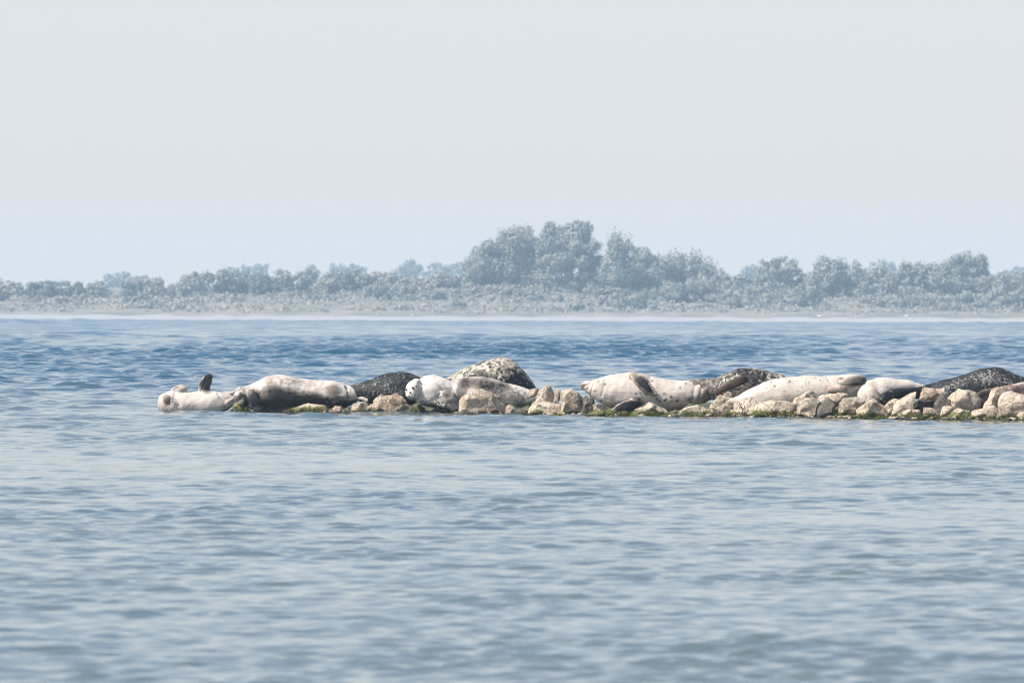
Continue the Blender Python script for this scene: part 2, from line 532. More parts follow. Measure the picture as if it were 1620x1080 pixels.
def seal(label, Y, pieces, mat, base=0.0, marks=(), spots=(), warm=(), mott=1.0, mottmarks=(), voxel=0.0085, lump=0.006, smooth=5, seed=1, folds=()):
    V, Fc, off = [], [], 0
    for v, f in pieces:
        V.append(v); Fc += [tuple(i + off for i in q) for q in f]; off += len(v)
    V = np.concatenate(V)
    me = bpy.data.meshes.new("seal")
    me.from_pydata([tuple(v) for v in V], [], Fc)
    tmp = bpy.data.objects.new("seal_draft", me)
    COL.objects.link(tmp)
    m = tmp.modifiers.new("r", 'REMESH'); m.mode = 'VOXEL'; m.voxel_size = voxel
    m = tmp.modifiers.new("s", 'SMOOTH'); m.factor = 0.5; m.iterations = smooth
    dg = bpy.context.evaluated_depsgraph_get()
    new = bpy.data.meshes.new_from_object(tmp.evaluated_get(dg))
    bpy.data.objects.remove(tmp); bpy.data.meshes.remove(me)
    n = len(new.vertices)
    co = np.empty(n * 3, np.float32); new.vertices.foreach_get("co", co); co = co.reshape(-1, 3).astype(float)
    no = np.empty(n * 3, np.float32); new.vertices.foreach_get("normal", no); no = no.reshape(-1, 3)
    px, py = to_px(co)
    co += no * (fbm(co * 8, 3, seed) * lump * 2.2)[:, None]
    for (x0, y0, x1, y1, w, dep) in folds:      # creases in the skin
        ax, ay = x1 - x0, y1 - y0
        t = np.clip(((px - x0) * ax + (py - y0) * ay) / (ax * ax + ay * ay), 0, 1)
        d = np.hypot(px - x0 - t * ax, py - y0 - t * ay)
        co -= no * (np.exp(-(d / w) ** 2) * dep)[:, None]
    new.vertices.foreach_set("co", co.astype(np.float32).ravel())
    q = co * 14
    wx, wy = fbm(q, 3, seed + 5) * 3.0, fbm(q, 3, seed + 9) * 3.0
    def field(ms, wob=1.0):
        r = np.zeros(n)
        for (mx, my, rx, ry, rot, amt) in ms:
            a = math.radians(rot)
            dx, dy = px + wx * wob - mx, py + wy * wob - my
            u, v = dx * math.cos(a) + dy * math.sin(a), -dx * math.sin(a) + dy * math.cos(a)
            d = np.sqrt((u / rx) ** 2 + (v / ry) ** 2)
            r += amt * (1 - np.clip((d - 0.4) / 0.8, 0, 1) ** 1.3) if wob else amt * (d < 1)
        return r
    tone = base + field(marks)
    for s_ in spots:
        r = s_[2] if len(s_) > 2 else 1.6
        d = np.hypot((px - s_[0] + wx * .3) / 1.3, py - s_[1] + wy * .2)
        tone += 0.7 * np.clip(1.5 - d / r, 0, 1)
    set_attr(new, "tone", np.clip(tone, 0, 1.3))
    set_attr(new, "mott", np.clip(mott + field(mottmarks), 0, 2))
    set_attr(new, "warm", np.clip(field(warm), 0, 1))
    new.polygons.foreach_set("use_smooth", [True] * len(new.polygons))
    new.materials.clear(); new.materials.append(mat)
    new.name = "seal"
    o = bpy.data.objects.new("seal", new)
    COL.objects.link(o)
    lo = co.min(0); hi = co.max(0)
    recentre(o, ((lo[0] + hi[0]) / 2, (lo[1] + hi[1]) / 2, max(0, lo[2])))
    tag(o, label, "seal", "seals resting on the breakwater stones")
    return o

def plain(name, col, rough):
    s = N(name)
    n = s.noise(60, 2, coord=s.obj())
    s.l(s.mix(n, tuple(c * 0.8 for c in col), tuple(min(1, c * 1.2) for c in col)), s.b.inputs['Base Color'])
    s.b.inputs['Roughness'].default_value = rough
    return s.m
EYE = plain("seal_eye_black", (0.008, 0.007, 0.007), 0.15)
NOSE = plain("seal_nose_dark", (0.03, 0.022, 0.02), 0.35)
CLAW = plain("claw_horn", (0.55, 0.48, 0.40), 0.4)

def piece(name, vf, mat, parent):
    v, f = vf
    o = mesh_np(name, v, [list(q) for q in f], mat, parent)
    c = v.mean(0)
    o.data.transform(Matrix.Translation(-Vector(c)))
    o.location = Vector(c) - parent.location
    return o
def claws(parent, Y, rows):
    for (x0, y0, x1, y1, dy) in rows:
        piece("claw", limb([(x0, y0, dy, 0.75, 0.75), ((x0 + x1) / 2, (y0 + y1) / 2 - .2, dy - .006, 0.7, 0.7), (x1, y1, dy - .002, 0.35, 0.35)], Y), CLAW, parent)

# 1 cream seal on its back at the water's edge
Y = edge_y(310) + 0.25
s1 = seal("cream seal lying on its back in the water at the left end, dark flipper raised", Y, [
    body_loft([(248.5, 633, 641), (250, 629, 645), (253, 625, 649), (258, 622, 654), (270, 618, 658), (290, 619, 660), (310, 619, 660), (328, 618, 660), (343, 618, 658), (354, 621, 654), (364, 624, 646), (372, 627, 641), (377, 630, 638)], Y, 1.1),
    ball(284, 617, 0.0, 15, 7, 11, 16, Y), ball(276, 620, -.02, 9, 5, 8, 40, Y), ball(266, 632, -.13, 8, 9, 7, 20, Y),
    limb([(322, 624, 0, 8.5, 3), (323, 615, 0, 9, 2.4), (325.5, 606, 0, 9, 2.2), (328, 600, 0, 8.5, 2), (331, 596, 0, 7, 1.8), (336, 593, 0, 4, 1.6)], Y),
    limb([(356, 640, -.10, 5, 3), (364, 635, -.14, 4.5, 2.5), (372, 629, -.14, 4, 2), (379, 622, -.12, 5, 1.6)], Y),
    limb([(352, 626, .05, 6, 4), (364, 623, .08, 4, 3), (374, 620, .08, 4, 2), (382, 615, .08, 5, 1.6)], Y)],
    CREAM, 0.0, marks=[(266, 632, 8, 8, 0, .75), (278, 615.5, 7, 2.2, -25, .7), (328, 605, 16, 16, 60, 1.2), (320.5, 598.5, 4.5, 2.5, -25, -.9), (360, 648, 14, 3.5, -22, .5), (355, 630, 9, 4, 30, .2), (374, 622, 6, 5, 0, .35)],
    spots=[(299, 640.5, .8), (315, 633, .5)], warm=[(285, 614, 13, 5, 0, .3), (256, 632, 7, 14, 0, .15), (370, 628, 14, 8, -30, .3)], mott=.25, seed=3,
    folds=[(345, 622, 358, 640, 2, .012), (356, 644, 372, 632, 1.6, .015), (320, 616, 327, 597, 1, .008), (324, 617, 331, 597, 1, .008), (328, 616, 334, 597, 1, .008), (262, 622, 276, 626, 2, .012), (276, 620, 284, 640, 3, .012)])
claws(s1, Y, [(270, 628 + 2.4 * k, 274, 628.5 + 2.4 * k, -.185) for k in range(5)])

# 2 big pale-backed seal, dark belly partly wet fur, partly shadow painted into the marks
Y = edge_y(470) + 0.42
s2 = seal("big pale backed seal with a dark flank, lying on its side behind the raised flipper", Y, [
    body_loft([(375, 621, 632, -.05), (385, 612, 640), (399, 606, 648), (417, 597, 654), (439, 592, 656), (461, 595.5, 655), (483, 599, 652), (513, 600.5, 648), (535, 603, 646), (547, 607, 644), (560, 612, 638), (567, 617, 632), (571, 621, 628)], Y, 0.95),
    ball(377, 626, -.03, 8, 9, 10, -20, Y), ball(384, 636, -.05, 8, 6, 8, 30, Y),
    limb([(397, 616, -.20, 5, 3), (397, 624, -.25, 8, 2.6), (400, 633, -.27, 10, 2.4), (408, 641, -.25, 9, 2), (414, 646, -.2, 5, 1.6)], Y),
    limb([(562, 621, .0, 6, 5), (573, 623, -.02, 5.5, 3.5), (584, 625, -.04, 6, 2.5), (592, 629, -.04, 6, 2), (598, 634, -.03, 3, 1.6)], Y),
    limb([(560, 629, .0, 4, 4), (572, 630, -.06, 4, 3), (582, 634, -.08, 4, 2)], Y)],
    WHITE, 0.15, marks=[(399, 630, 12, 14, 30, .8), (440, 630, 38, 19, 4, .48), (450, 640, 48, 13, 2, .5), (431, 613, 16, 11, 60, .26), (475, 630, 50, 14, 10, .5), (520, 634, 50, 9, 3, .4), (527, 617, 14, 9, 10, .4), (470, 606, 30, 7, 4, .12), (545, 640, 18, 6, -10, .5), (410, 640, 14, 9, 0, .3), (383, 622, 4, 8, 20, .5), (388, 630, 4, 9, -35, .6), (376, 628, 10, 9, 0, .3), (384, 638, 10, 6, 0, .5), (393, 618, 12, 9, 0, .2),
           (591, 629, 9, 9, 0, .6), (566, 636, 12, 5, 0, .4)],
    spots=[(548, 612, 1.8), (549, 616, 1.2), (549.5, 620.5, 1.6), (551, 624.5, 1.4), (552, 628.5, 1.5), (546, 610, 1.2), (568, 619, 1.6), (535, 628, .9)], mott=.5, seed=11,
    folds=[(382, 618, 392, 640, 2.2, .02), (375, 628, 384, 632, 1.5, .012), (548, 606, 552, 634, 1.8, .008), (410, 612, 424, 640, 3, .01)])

# 3 dark seal behind
Y = edge_y(615) + 1.15
seal("small black mottled seal on the far side between the two pale ones", Y, [
    body_loft([(540, 613, 622), (555, 609.5, 628), (566, 606.5, 634), (584, 600.5, 638), (599, 594, 640), (617, 589.6, 642), (636, 588.6, 642), (651, 590.5, 642), (664, 595, 640), (684, 603, 636), (700, 611, 630), (712, 618, 626)], Y, 1.0),
    limb([(600, 626, -.2, 6, 2.5), (608, 632, -.25, 6, 2), (622, 636, -.25, 4, 1.5)], Y)],
    DARK, 0.66, marks=[(620, 624, 34, 10, 0, -.30), (640, 604, 30, 8, 0, .25)], mott=.75, seed=21)

# 4 white-faced seal facing the camera
Y = edge_y(740) + 0.50
s4 = seal("white faced seal looking at the camera, grey body stretched behind a round boulder", Y, [
    body_loft([(656, 608, 632), (664, 599, 640), (673, 594, 643), (685, 592, 645), (697, 595, 648), (710, 600, 652), (724, 598.5, 656), (740, 596, 656), (761, 595.4, 656), (778, 598, 655), (798, 604, 655), (818, 609, 655), (836, 615, 651), (846, 621, 645), (853, 627, 640)], Y, 0.85),
    ball(654, 617, -.20, 14, 15.5, 14, -15, Y), ball(648.5, 623.5, -.31, 7.5, 6.5, 7, 0, Y), ball(659, 607, -.16, 9, 8, 9, 0, Y),
    ball(646.5, 625, -.345, 3.6, 3.2, 3.5, 0, Y), ball(652, 625.5, -.345, 3.6, 3.2, 3.5, 0, Y),
    ball(680, 622, -.16, 20, 19, 12, 0, Y), ball(668, 634, -.20, 7, 5, 6, 0, Y), ball(690, 634, -.18, 12, 7, 7, -10, Y),
    limb([(706, 616, -.20, 9, 6), (708, 624, -.26, 11, 3), (701, 633, -.28, 10, 2.6), (695, 638, -.27, 7, 2)], Y),
    ball(716, 638, -.14, 13, 10, 8, -40, Y),
    limb([(838, 624, -.02, 7, 5), (850, 628, -.05, 6, 3), (862, 633, -.05, 4, 2)], Y)],
    WHITE, 0.0, marks=[(709, 620, 10, 9, 20, .62), (704, 631, 12, 8, 20, .25), (716, 640, 12, 10, 0, .26), (765, 607, 44, 10.5, 6, .66), (731, 620, 11, 24, 12, .5), (800, 626, 46, 20, 12, .48), (714, 606, 5, 8, 0, .25), (688, 641, 34, 5, 8, .22), (700, 608, 6, 4, 0, .06),
           (680, 642, 14, 4, 8, .2), (668, 634, 3.4, 2.6, 0, .45), (828, 645, 14, 8, 0, .5), (654, 632, 9, 3, 0, .35)],  # last mark paints the chin's shadow into the coat
    spots=[(653.5, 613.6, 2.0), (658.5, 611, 1.3), (641.8, 616, 1.4), (696, 627, 1.0), (689, 621, .6), (676, 617, .6), (700, 637, 1.2)], mott=.35, mottmarks=[(800, 622, 50, 20, 10, .8)], seed=31,
    folds=[(663, 606, 664, 630, 2.6, .016), (702, 640, 694, 630, 1.4, .014), (698, 641, 690, 633, 1.4, .012), (712, 600, 716, 612, 4, .012)], smooth=4)
piece("eye", ball(653.5, 613.6, -.315, 1.9, 1.7, 1.6, 0, Y), EYE, s4)
piece("eye", ball(642.4, 616, -.27, 1.5, 1.6, 1.6, 0, Y), EYE, s4)
piece("nose", ball(649, 620.6, -.372, 1.9, 1.3, 1.4, 0, Y), NOSE, s4)
claws(s4, Y, [(694 + 3.2 * k, 638 + k * .5, 692 + 3.2 * k, 641.5 + k * .6, -.31) for k in range(4)])

# 5 spotted seal, highest back
Y = edge_y(780) + 1.15
seal("tall humped seal with black and cream speckled coat behind the white faced one", Y, [
    body_loft([(690, 606, 620), (700, 601, 628), (707, 598, 632), (724, 587.5, 636), (745, 578, 640), (763, 571.5, 642), (784, 565.5, 642), (800, 566, 642), (812, 571, 642), (822, 579, 641), (832, 590, 638), (841, 602, 634), (847, 612, 628), (852, 618, 624)], Y, 0.9)],
    MOTTLED, 0.16, marks=[(820, 605, 24, 20, 40, .80), (768, 569, 14, 2.5, -28, .8), (790, 600, 60, 9, 12, .55), (800, 583, 30, 12, 20, .16)], mott=1.0, seed=41)

# 6 large cream seal in the middle, nose in the air
Y = edge_y(1030) + 0.45
s6 = seal("large cream spotted seal lying on its side, snout pointing left off the stones", Y, [
    body_loft([(920.5, 608, 615), (925, 604.5, 620), (932, 602, 625), (944, 598.6, 634), (961.5, 593.8, 643), (981, 590, 648), (998, 588.6, 650), (1013, 590.5, 650), (1028, 594, 650), (1043, 597.5, 651), (1060, 599.6, 654), (1078, 600.6, 652), (1095, 601, 648), (1111, 600.5, 642), (1122, 603, 634), (1132, 607, 628), (1140, 609, 623)], Y, 0.95),
    ball(924, 610.5, -.01, 5.5, 6.5, 6, 30, Y), ball(929, 608, 0, 8, 7, 8, 0, Y),
    limb([(996, 592, -.16, 5, 6), (1004, 595, -.23, 8, 3.5), (1014, 602, -.28, 9.5, 2.8), (1023, 611, -.29, 9, 2.4), (1031, 619, -.28, 7, 2), (1036, 625, -.26, 3.5, 1.6)], Y),
    limb([(1008, 634, -.10, 5, 5), (1000, 638, -.22, 7, 3.5), (988, 642, -.27, 8, 3), (976, 646, -.27, 6, 2.2), (968, 649, -.25, 3, 1.8)], Y),
    limb([(1122, 612, .0, 9, 6), (1134, 612, -.03, 8, 3.5), (1146, 608, -.05, 7, 2.4), (1156, 603, -.04, 3, 1.6)], Y),
    limb([(1118, 624, .0, 8, 6), (1130, 621, -.10, 6, 3), (1142, 616, -.12, 5, 2.2)], Y)],
    CREAM, 0.09, marks=[(1000, 642, 50, 9, 0, .2), (950, 612, 18, 16, 0, .10), (1085, 636, 40, 14, 0, .16), (1019, 608, 25, 8.5, 46, 1.1), (992, 643, 25, 8, -14, 1.1), (1140, 612, 20, 12, -20, .75), (1116, 603, 14, 4, 5, .5), (1116, 628, 10, 14, 15, .3), (1080, 646, 30, 5, -5, .25), (921, 611, 3.5, 5, 0, .4), (1027, 603, 5, 12, 0, .12)],  # lower flipper's dark mark also paints in its shadow
    spots=[(957, 607, 1.4), (940, 618, 1.1), (943.5, 618, 1.1), (1006, 622.7, 1.5), (1013, 622, 1.3), (1022.6, 623.8, 1.4), (1010.6, 631, 2.0), (1032, 602, 1.1), (1076, 613, 1.4), (1085, 607, 1.2), (1039, 631.5, 2.0), (1043.5, 634.5, 1.6), (1052, 633, 1.7), (1054, 631, 1.3), (1051, 623, 1.4), (1061.5, 628, 1.8), (1071, 634, 1.8), (1091, 632, 1.6), (1096, 629, 1.1), (1093, 636, 1.6), (1108, 622, 1.2), (1037, 620, 1.5), (951, 634, 1.3), (947, 604, .8), (1063, 604, .8), (1100, 611, .9), (982, 622, .7)],
    warm=[(922, 610, 7, 7, 0, .45), (1135, 616, 22, 10, -15, .4), (1110, 622, 16, 20, 0, .2), (1003, 592, 9, 4, 30, .35), (938, 601, 8, 2, -15, .15)], mott=.15, seed=51,
    folds=[(936, 602, 930, 616, 1.3, .010), (941, 601, 935, 622, 1.5, .008), (922, 611, 932, 608, 1.0, .012), (1038, 640, 1028, 598, 4.0, .014), (958, 600, 952, 626, 2, .008), (1100, 606, 1096, 634, 3, .008), (1112, 606, 1106, 634, 2, .008)])
claws(s6, Y, [(1026 + 2.2 * k, 607 + 3.5 * k, 1031 + 2.2 * k, 608.5 + 3.5 * k, -.315) for k in range(5)])

# 7 dark speckled seal behind
Y = edge_y(1180) + 1.15
seal("dark speckled seal behind the cream pair, one brown flipper folded on its flank", Y, [
    body_loft([(1082, 604, 612), (1092, 601.5, 618), (1108, 600, 625), (1127, 598.6, 632), (1139, 594.4, 636), (1161, 585.6, 640), (1180, 582, 641), (1198, 582.4, 641), (1213, 586, 640), (1235, 592, 634), (1250, 595.5, 626), (1268, 597, 616), (1282, 599, 610)], Y, 0.95),
    limb([(1184, 600, -.26, 5, 3), (1172, 602, -.33, 7, 2.5), (1158, 607, -.37, 7.5, 2.3), (1143, 614, -.38, 6.5, 2), (1130, 621, -.36, 5, 1.8)], Y)],
    MOTTLED, 0.45, marks=[(1195, 602, 34, 16, 20, .45), (1190, 588, 40, 5, 4, .12), (1120, 604, 34, 6, 0, .05), (1155, 612, 30, 6, -26, .35)], warm=[(1155, 609, 32, 7, -26, .5)], mottmarks=[(1157, 610, 34, 8, -26, -.75)], mott=.8, seed=61)

# 8 long cream seal lying on the boulders
Y = edge_y(1270) + 0.62
s8 = seal("long cream seal lying along the boulder tops, grey flipper resting over its chest", Y, [
    body_loft([(1152, 631, 637), (1162, 628, 642), (1172, 622.5, 646), (1183, 616.5, 650), (1200, 608.5, 652), (1220, 600.5, 652), (1242, 596, 652), (1260, 594.8, 650), (1279, 594, 648), (1309, 594, 645), (1331, 593.5, 640), (1346, 594, 634), (1361, 597, 628), (1371, 602, 622), (1378, 607, 617)], Y, 0.85),
    limb([(1368, 600, -.10, 7, 6), (1358, 600.5, -.22, 8, 4), (1346, 601.5, -.27, 9, 3.4), (1336, 604, -.28, 6.5, 2.6), (1326, 607, -.27, 3.5, 1.8)], Y),
    ball(1346, 597, -.05, 22, 5.5, 12, -2, Y), ball(1325, 616, -.18, 16, 7, 8, 5, Y)],
    CREAM, 0.08, marks=[(1355, 603, 22, 8, -4, .42), (1346, 611, 20, 4.5, -8, .55), (1366, 601, 6, 6, 0, .3), (1315, 616, 14, 6, 8, .22), (1244, 626, 9, 8, 0, .2), (1330, 600, 6, 1.5, -20, .3)],
    spots=[(1220, 605, 1.0), (1226, 611, 1.4), (1249, 603, 1.5), (1280, 605, 1.1), (1279, 608, .7), (1297, 602, 1.0), (1241, 618, .8), (1213, 614, 1.0), (1268, 612, .9), (1300, 612, .8), (1232, 599, .9), (1290, 598, .8), (1262, 619, .9), (1309, 601, .9)],
    warm=[(1320, 615, 16, 6, 0, .35), (1325, 598, 8, 2, 15, .3)], mott=.35, seed=71, folds=[(1276, 606, 1290, 626, 1.4, .008), (1308, 596, 1316, 606, 1.6, .008)])
claws(s8, Y, [(1322 + 1.6 * k, 602.5 + 1.9 * k, 1328 + 1.6 * k, 605.5 + 1.9 * k, -.305) for k in range(5)])

# 9 cream arched seal
Y = edge_y(1405) + 0.72
s9 = seal("short arched cream seal with pale claws, wedged between the boulders", Y, [
    body_loft([(1357, 622, 634), (1361, 614, 642), (1367, 607.5, 646), (1377, 601, 648), (1395, 597, 646), (1412, 597.6, 634), (1427, 600, 623), (1443, 603.4, 619), (1456, 607.4, 618), (1470, 611, 617), (1480, 613, 617)], Y, 1.0),
    limb([(1376, 610, -.22, 6, 4), (1380, 617, -.28, 7.5, 3), (1385, 626, -.29, 7, 2.4), (1389, 634, -.27, 4, 1.8)], Y)],
    CREAM, 0.0, marks=[(1381, 608, 7, 8, 20, .3), (1425, 616, 24, 3.5, 6, .22), (1390, 634, 8, 6, 0, .25)], warm=[(1428, 617, 26, 4, 6, .45), (1380, 612, 8, 10, 0, .15)], spots=[(1404, 612, 1.0), (1418, 606, .8), (1446, 614, 1.0)], mott=.15, seed=81,
    folds=[(1368, 606, 1372, 632, 2, .010)])
claws(s9, Y, [(1379 + 1.6 * k, 615 + 3.1 * k, 1386 + 1.7 * k, 617.5 + 3.1 * k, -.315) for k in range(5)])

# 10 dark seal at the right, long tail end
Y = edge_y(1540) + 1.15
seal("sleek black seal with a high rounded back at the far right", Y, [
    body_loft([(1388, 631, 640, -.32), (1398, 620, 640, -.30), (1412, 615, 636, -.25), (1430, 614, 632, -.2), (1450, 612, 630, -.1), (1472, 607, 634), (1491, 601.6, 638), (1510, 597, 640), (1528, 590.6, 640), (1543, 585, 640), (1558, 581.6, 640), (1577, 580.8, 640), (1592, 584, 640), (1605, 590.5, 638), (1620, 596.4, 634), (1642, 604, 628), (1660, 611, 624)], Y, 0.85)],
    DARK, 0.72, marks=[(1570, 600, 34, 13, 5, -.28), (1510, 610, 20, 6, -10, -.28), (1498, 615, 12, 5, 0, -.35), (1430, 624, 40, 8, 0, .3)], mott=.8, seed=91)

# 11 reddish brown seal
Y = edge_y(1600) + 0.75
seal("reddish brown seal half hidden by boulders at the right edge, hind flippers dark", Y, [
    body_loft([(1562, 616, 626), (1572, 613.5, 632), (1584, 611, 638), (1596, 608, 642), (1620, 603.5, 644), (1645, 600, 645), (1670, 600, 645), (1700, 604, 644), (1725, 612, 640), (1745, 620, 634), (1755, 624, 630)], Y, 0.85),
    limb([(1568, 620, -.02, 7, 4), (1558, 622, -.10, 7, 3), (1549, 628, -.14, 6, 2.4), (1545, 633, -.14, 3, 1.8)], Y),
    limb([(1572, 626, -.02, 7, 4), (1562, 632, -.12, 6, 3), (1555, 639, -.16, 6, 2.4), (1549, 645, -.16, 4, 2)], Y)],
    BROWN, 0.38, marks=[(1556, 632, 14, 16, 0, .6), (1610, 618, 30, 8, -8, .35), (1616, 607, 20, 2.5, -12, -.25)], mott=.8, seed=101)
# ------------------------------------------------------------ stones of the breakwater
def rock_material(name, c1, c2, c3):
    s = N(name)
    c = s.obj()
    g = s.n("ShaderNodeNewGeometry")
    sep = s.n("ShaderNodeSeparateXYZ"); s.l(g.outputs['Position'], sep.inputs[0])
    nz = s.n("ShaderNodeSeparateXYZ"); s.l(g.outputs['Normal'], nz.inputs[0])
    n1 = s.noise(5, 5, 0.62, coord=g.outputs['Position'])
    n2 = s.noise(34, 6, 0.7, coord=g.outputs['Position'])
    v = s.n("ShaderNodeTexVoronoi", feature='DISTANCE_TO_EDGE'); v.inputs['Scale'].default_value = 6.5
    wv = s.n("ShaderNodeVectorMath", operation='ADD'); s.l(g.outputs['Position'], wv.inputs[0])
    nn = s.n("ShaderNodeTexNoise"); nn.inputs['Scale'].default_value = 7; nn.inputs['Detail'].default_value = 4; s.l(g.outputs['Position'], nn.inputs['Vector'])
    sc = s.n("ShaderNodeVectorMath", operation='SCALE'); s.l(nn.outputs[1], sc.inputs[0]); sc.inputs['Scale'].default_value = 0.22
    s.l(sc.outputs[0], wv.inputs[1]); s.l(wv.outputs[0], v.inputs['Vector'])
    crack = s.step(v.outputs['Distance'], 0.0, 0.035)
    base = s.mix(s.step(n1, 0.35, 0.65), c1, c2)
    base = s.mix(s.math('MULTIPLY', s.step(n2, 0.42, 0.70), 0.75), base, c3)
    base = s.mix(s.math('MULTIPLY', s.step(n2, 0.50, 0.34), 0.5), base, tuple(x * 0.22 for x in c1))
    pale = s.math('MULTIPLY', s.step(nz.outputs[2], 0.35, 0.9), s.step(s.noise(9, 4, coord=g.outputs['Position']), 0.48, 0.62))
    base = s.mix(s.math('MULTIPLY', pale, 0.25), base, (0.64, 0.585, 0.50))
    base = s.mix(s.math('MULTIPLY', s.math('SUBTRACT', 1.0, crack), 0.4), base, (0.07, 0.055, 0.045))
    # green weed up to a ragged tide line, dark slime right at the water
    zz = s.math('ADD', sep.outputs[2], s.math('MULTIPLY', s.math('SUBTRACT', s.noise(8, 5, 0.65, coord=g.outputs['Position']), 0.5), -0.20))
    mossy = s.math('MULTIPLY', s.math('LESS_THAN', zz, s.math('MULTIPLY', s.attr("moss", 'OBJECT'), 0.75)), 1.0)
    weed = s.mix(s.noise(22, 4, coord=g.outputs['Position']), (0.035, 0.042, 0.010), (0.25, 0.25, 0.075))
    base = s.mix(s.math('MULTIPLY', mossy, 0.9), base, weed)
    wet = s.math('LESS_THAN', zz, 0.028)
    base = s.mix(s.math('MULTIPLY', wet, 0.8), base, (0.022, 0.024, 0.016))
    s.l(base, s.b.inputs['Base Color'])
    s.l(s.math('SUBTRACT', 0.9, s.math('MULTIPLY', wet, 0.45)), s.b.inputs['Roughness'])
    h = s.math('ADD', s.math('MULTIPLY', n1, 1.5), s.math('ADD', n2, s.math('MULTIPLY', crack, 0.35)))
    s.bump(h, 0.85, 0.035)
    return s.m
R_TAN = rock_material("tan_stone", (0.45, 0.34, 0.235), (0.57, 0.46, 0.34), (0.64, 0.54, 0.43))
R_PALE = rock_material("pale_stone", (0.48, 0.375, 0.27), (0.60, 0.495, 0.38), (0.68, 0.585, 0.47))
R_GREY = rock_material("grey_stone", (0.41, 0.33, 0.24), (0.53, 0.44, 0.335), (0.63, 0.54, 0.43))
R_RUST = rock_material("rusty_stone", (0.34, 0.22, 0.14), (0.46, 0.34, 0.24), (0.52, 0.43, 0.33))
R_DARK = rock_material("dark_stone", (0.07, 0.06, 0.05), (0.15, 0.125, 0.10), (0.24, 0.20, 0.17))

_ico = {}
def ico(sub):
    if sub not in _ico:
        import bmesh
        bm = bmesh.new()
        bmesh.ops.create_icosphere(bm, subdivisions=sub, radius=1)
        v = np.array([x.co[:] for x in bm.verts]); f = np.array([[q.index for q in p.verts] for p in bm.faces])
        bm.free(); _ico[sub] = (v, f)
    return _ico[sub]

def rock(label, poly, off, mat, moss=0.03, depth=0.75, seed=0, name="boulder", cat="boulder", facets=9, group="boulders of the breakwater"):
    """outline in photo pixels, given real thickness and facets"""
    P = np.array(poly, float)
    cx, cy = (P[:, 0].min() + P[:, 0].max()) / 2, (P[:, 1].min() + P[:, 1].max()) / 2
    Y = edge_y(cx) + off
    v, f = ico(5)
    rng = np.random.RandomState(seed + 100)
    v = v.copy()
    # facet the unit ball
    for k in range(facets):
        n = rng.normal(size=3); n[1] = -abs(n[1]) * (1.0 if k % 3 else -0.6); n[2] *= .8; n /= np.linalg.norm(n)
        d = rng.uniform(0.50, 0.80)
        s = v @ n - d
        v -= np.outer(np.clip(s, 0, None) * 0.97, n)
    sx, sy, sz = v[:, 0], v[:, 1], v[:, 2]
    u0, _ = ico(5)
    th = np.arctan2(sz, sx)
    # outline radius along each direction
    Q = np.stack([P[:, 0] - cx, -(P[:, 1] - cy)], 1)
    tt = np.linspace(-math.pi, math.pi, 241)
    R = np.zeros(241)
    for a, b in zip(Q, np.roll(Q, -1, 0)):
        e = b - a
        dx, dz = np.cos(tt), np.sin(tt)
        den = dx * e[1] - dz * e[0]
        den = np.where(np.abs(den) < 1e-9, 1e-9, den)
        r = (a[0] * e[1] - a[1] * e[0]) / den
        s = (a[0] * dz - a[1] * dx) / den
        ok = (r > 0) & (s >= -1e-6) & (s <= 1 + 1e-6)
        R = np.where(ok, np.maximum(R, r), R)
    R = np.where(R <= 0, np.median(R[R > 0]), R)
    for _ in range(1):
        R = (np.roll(R, 1) + 2 * R + np.roll(R, -1)) / 4
    rho = np.sqrt(sx ** 2 + sz ** 2)
    rim = np.sqrt(u0[:, 0] ** 2 + u0[:, 2] ** 2)
    rho = np.minimum(rho, 1) ** 0.8
    rr = np.interp(th, tt, R) * rho * 1.13
    k = Y / F
    dm = depth * 0.5 * ((P[:, 0].max() - P[:, 0].min()) * 0.4 + (P[:, 1].max() - P[:, 1].min()) * 0.6) * k * 1.1
    c = np.array(at(cx, cy, Y))
    co = np.stack([rr * np.cos(th) * k, sy * dm, rr * np.sin(th) * k], 1)
    size = max(P[:, 0].max() - P[:, 0].min(), 1) * k
    w = (co + c)
    nrm = co / (np.linalg.norm(co, axis=1, keepdims=True) + 1e-9)
    nrm[:, [0, 2]] *= 0.55
    co += nrm * (fbm(w * 11, 4, seed) * 0.024 + (np.abs(fbm(w * 5 + 7, 3, seed + 50)) - .2) * 0.05)[:, None] * min(1, size / 0.25)
    o = mesh_np(name, co, f, mat)
    o.location = c
    o["moss"] = float(moss) + (0.035 if cx > 1180 and mat is not R_DARK else 0.01)
    tag(o, label, cat, group)
    return o

T, PL, G, RU, DK = R_TAN, R_PALE, R_GREY, R_RUST, R_DARK
rock("low green weedy stone between the upturned seal and the big seal", [(360, 656), (366, 641), (378, 636), (390, 637), (397, 645), (399, 656)], .05, G, .16, seed=1)
rock("flat weedy stone with a bare tan top under the pale backed seal", [(450, 657), (458, 646), (475, 641), (488, 638), (500, 639), (513, 640), (519, 647), (520, 657)], .02, T, .075, seed=2, depth=.6)
rock("tiny round reddish stone beside the flat weedy one", [(524, 657), (525, 646), (531, 642), (537, 644), (540, 650), (540, 657)], .0, RU, .0, seed=3, name="stone", cat="stone")
rock("small slanting tan stone below the neck stripe of the big seal", [(548, 656), (551, 647), (557, 639), (567, 634), (577, 632), (583, 636), (587, 641), (584, 656)], .02, T, .035, seed=4)
rock("slim pale stone tilted against the brown pair of boulders", [(574, 654), (580, 644), (592, 636), (598, 636), (600, 654)], .12, PL, .0, seed=5, name="stone", cat="stone")
rock("rounded tan boulder, left one of the touching pair, weed at its foot", [(588, 657), (591, 634), (600, 626), (614, 622.5), (624, 627), (622, 645), (616, 657)], .06, T, .06, seed=6)
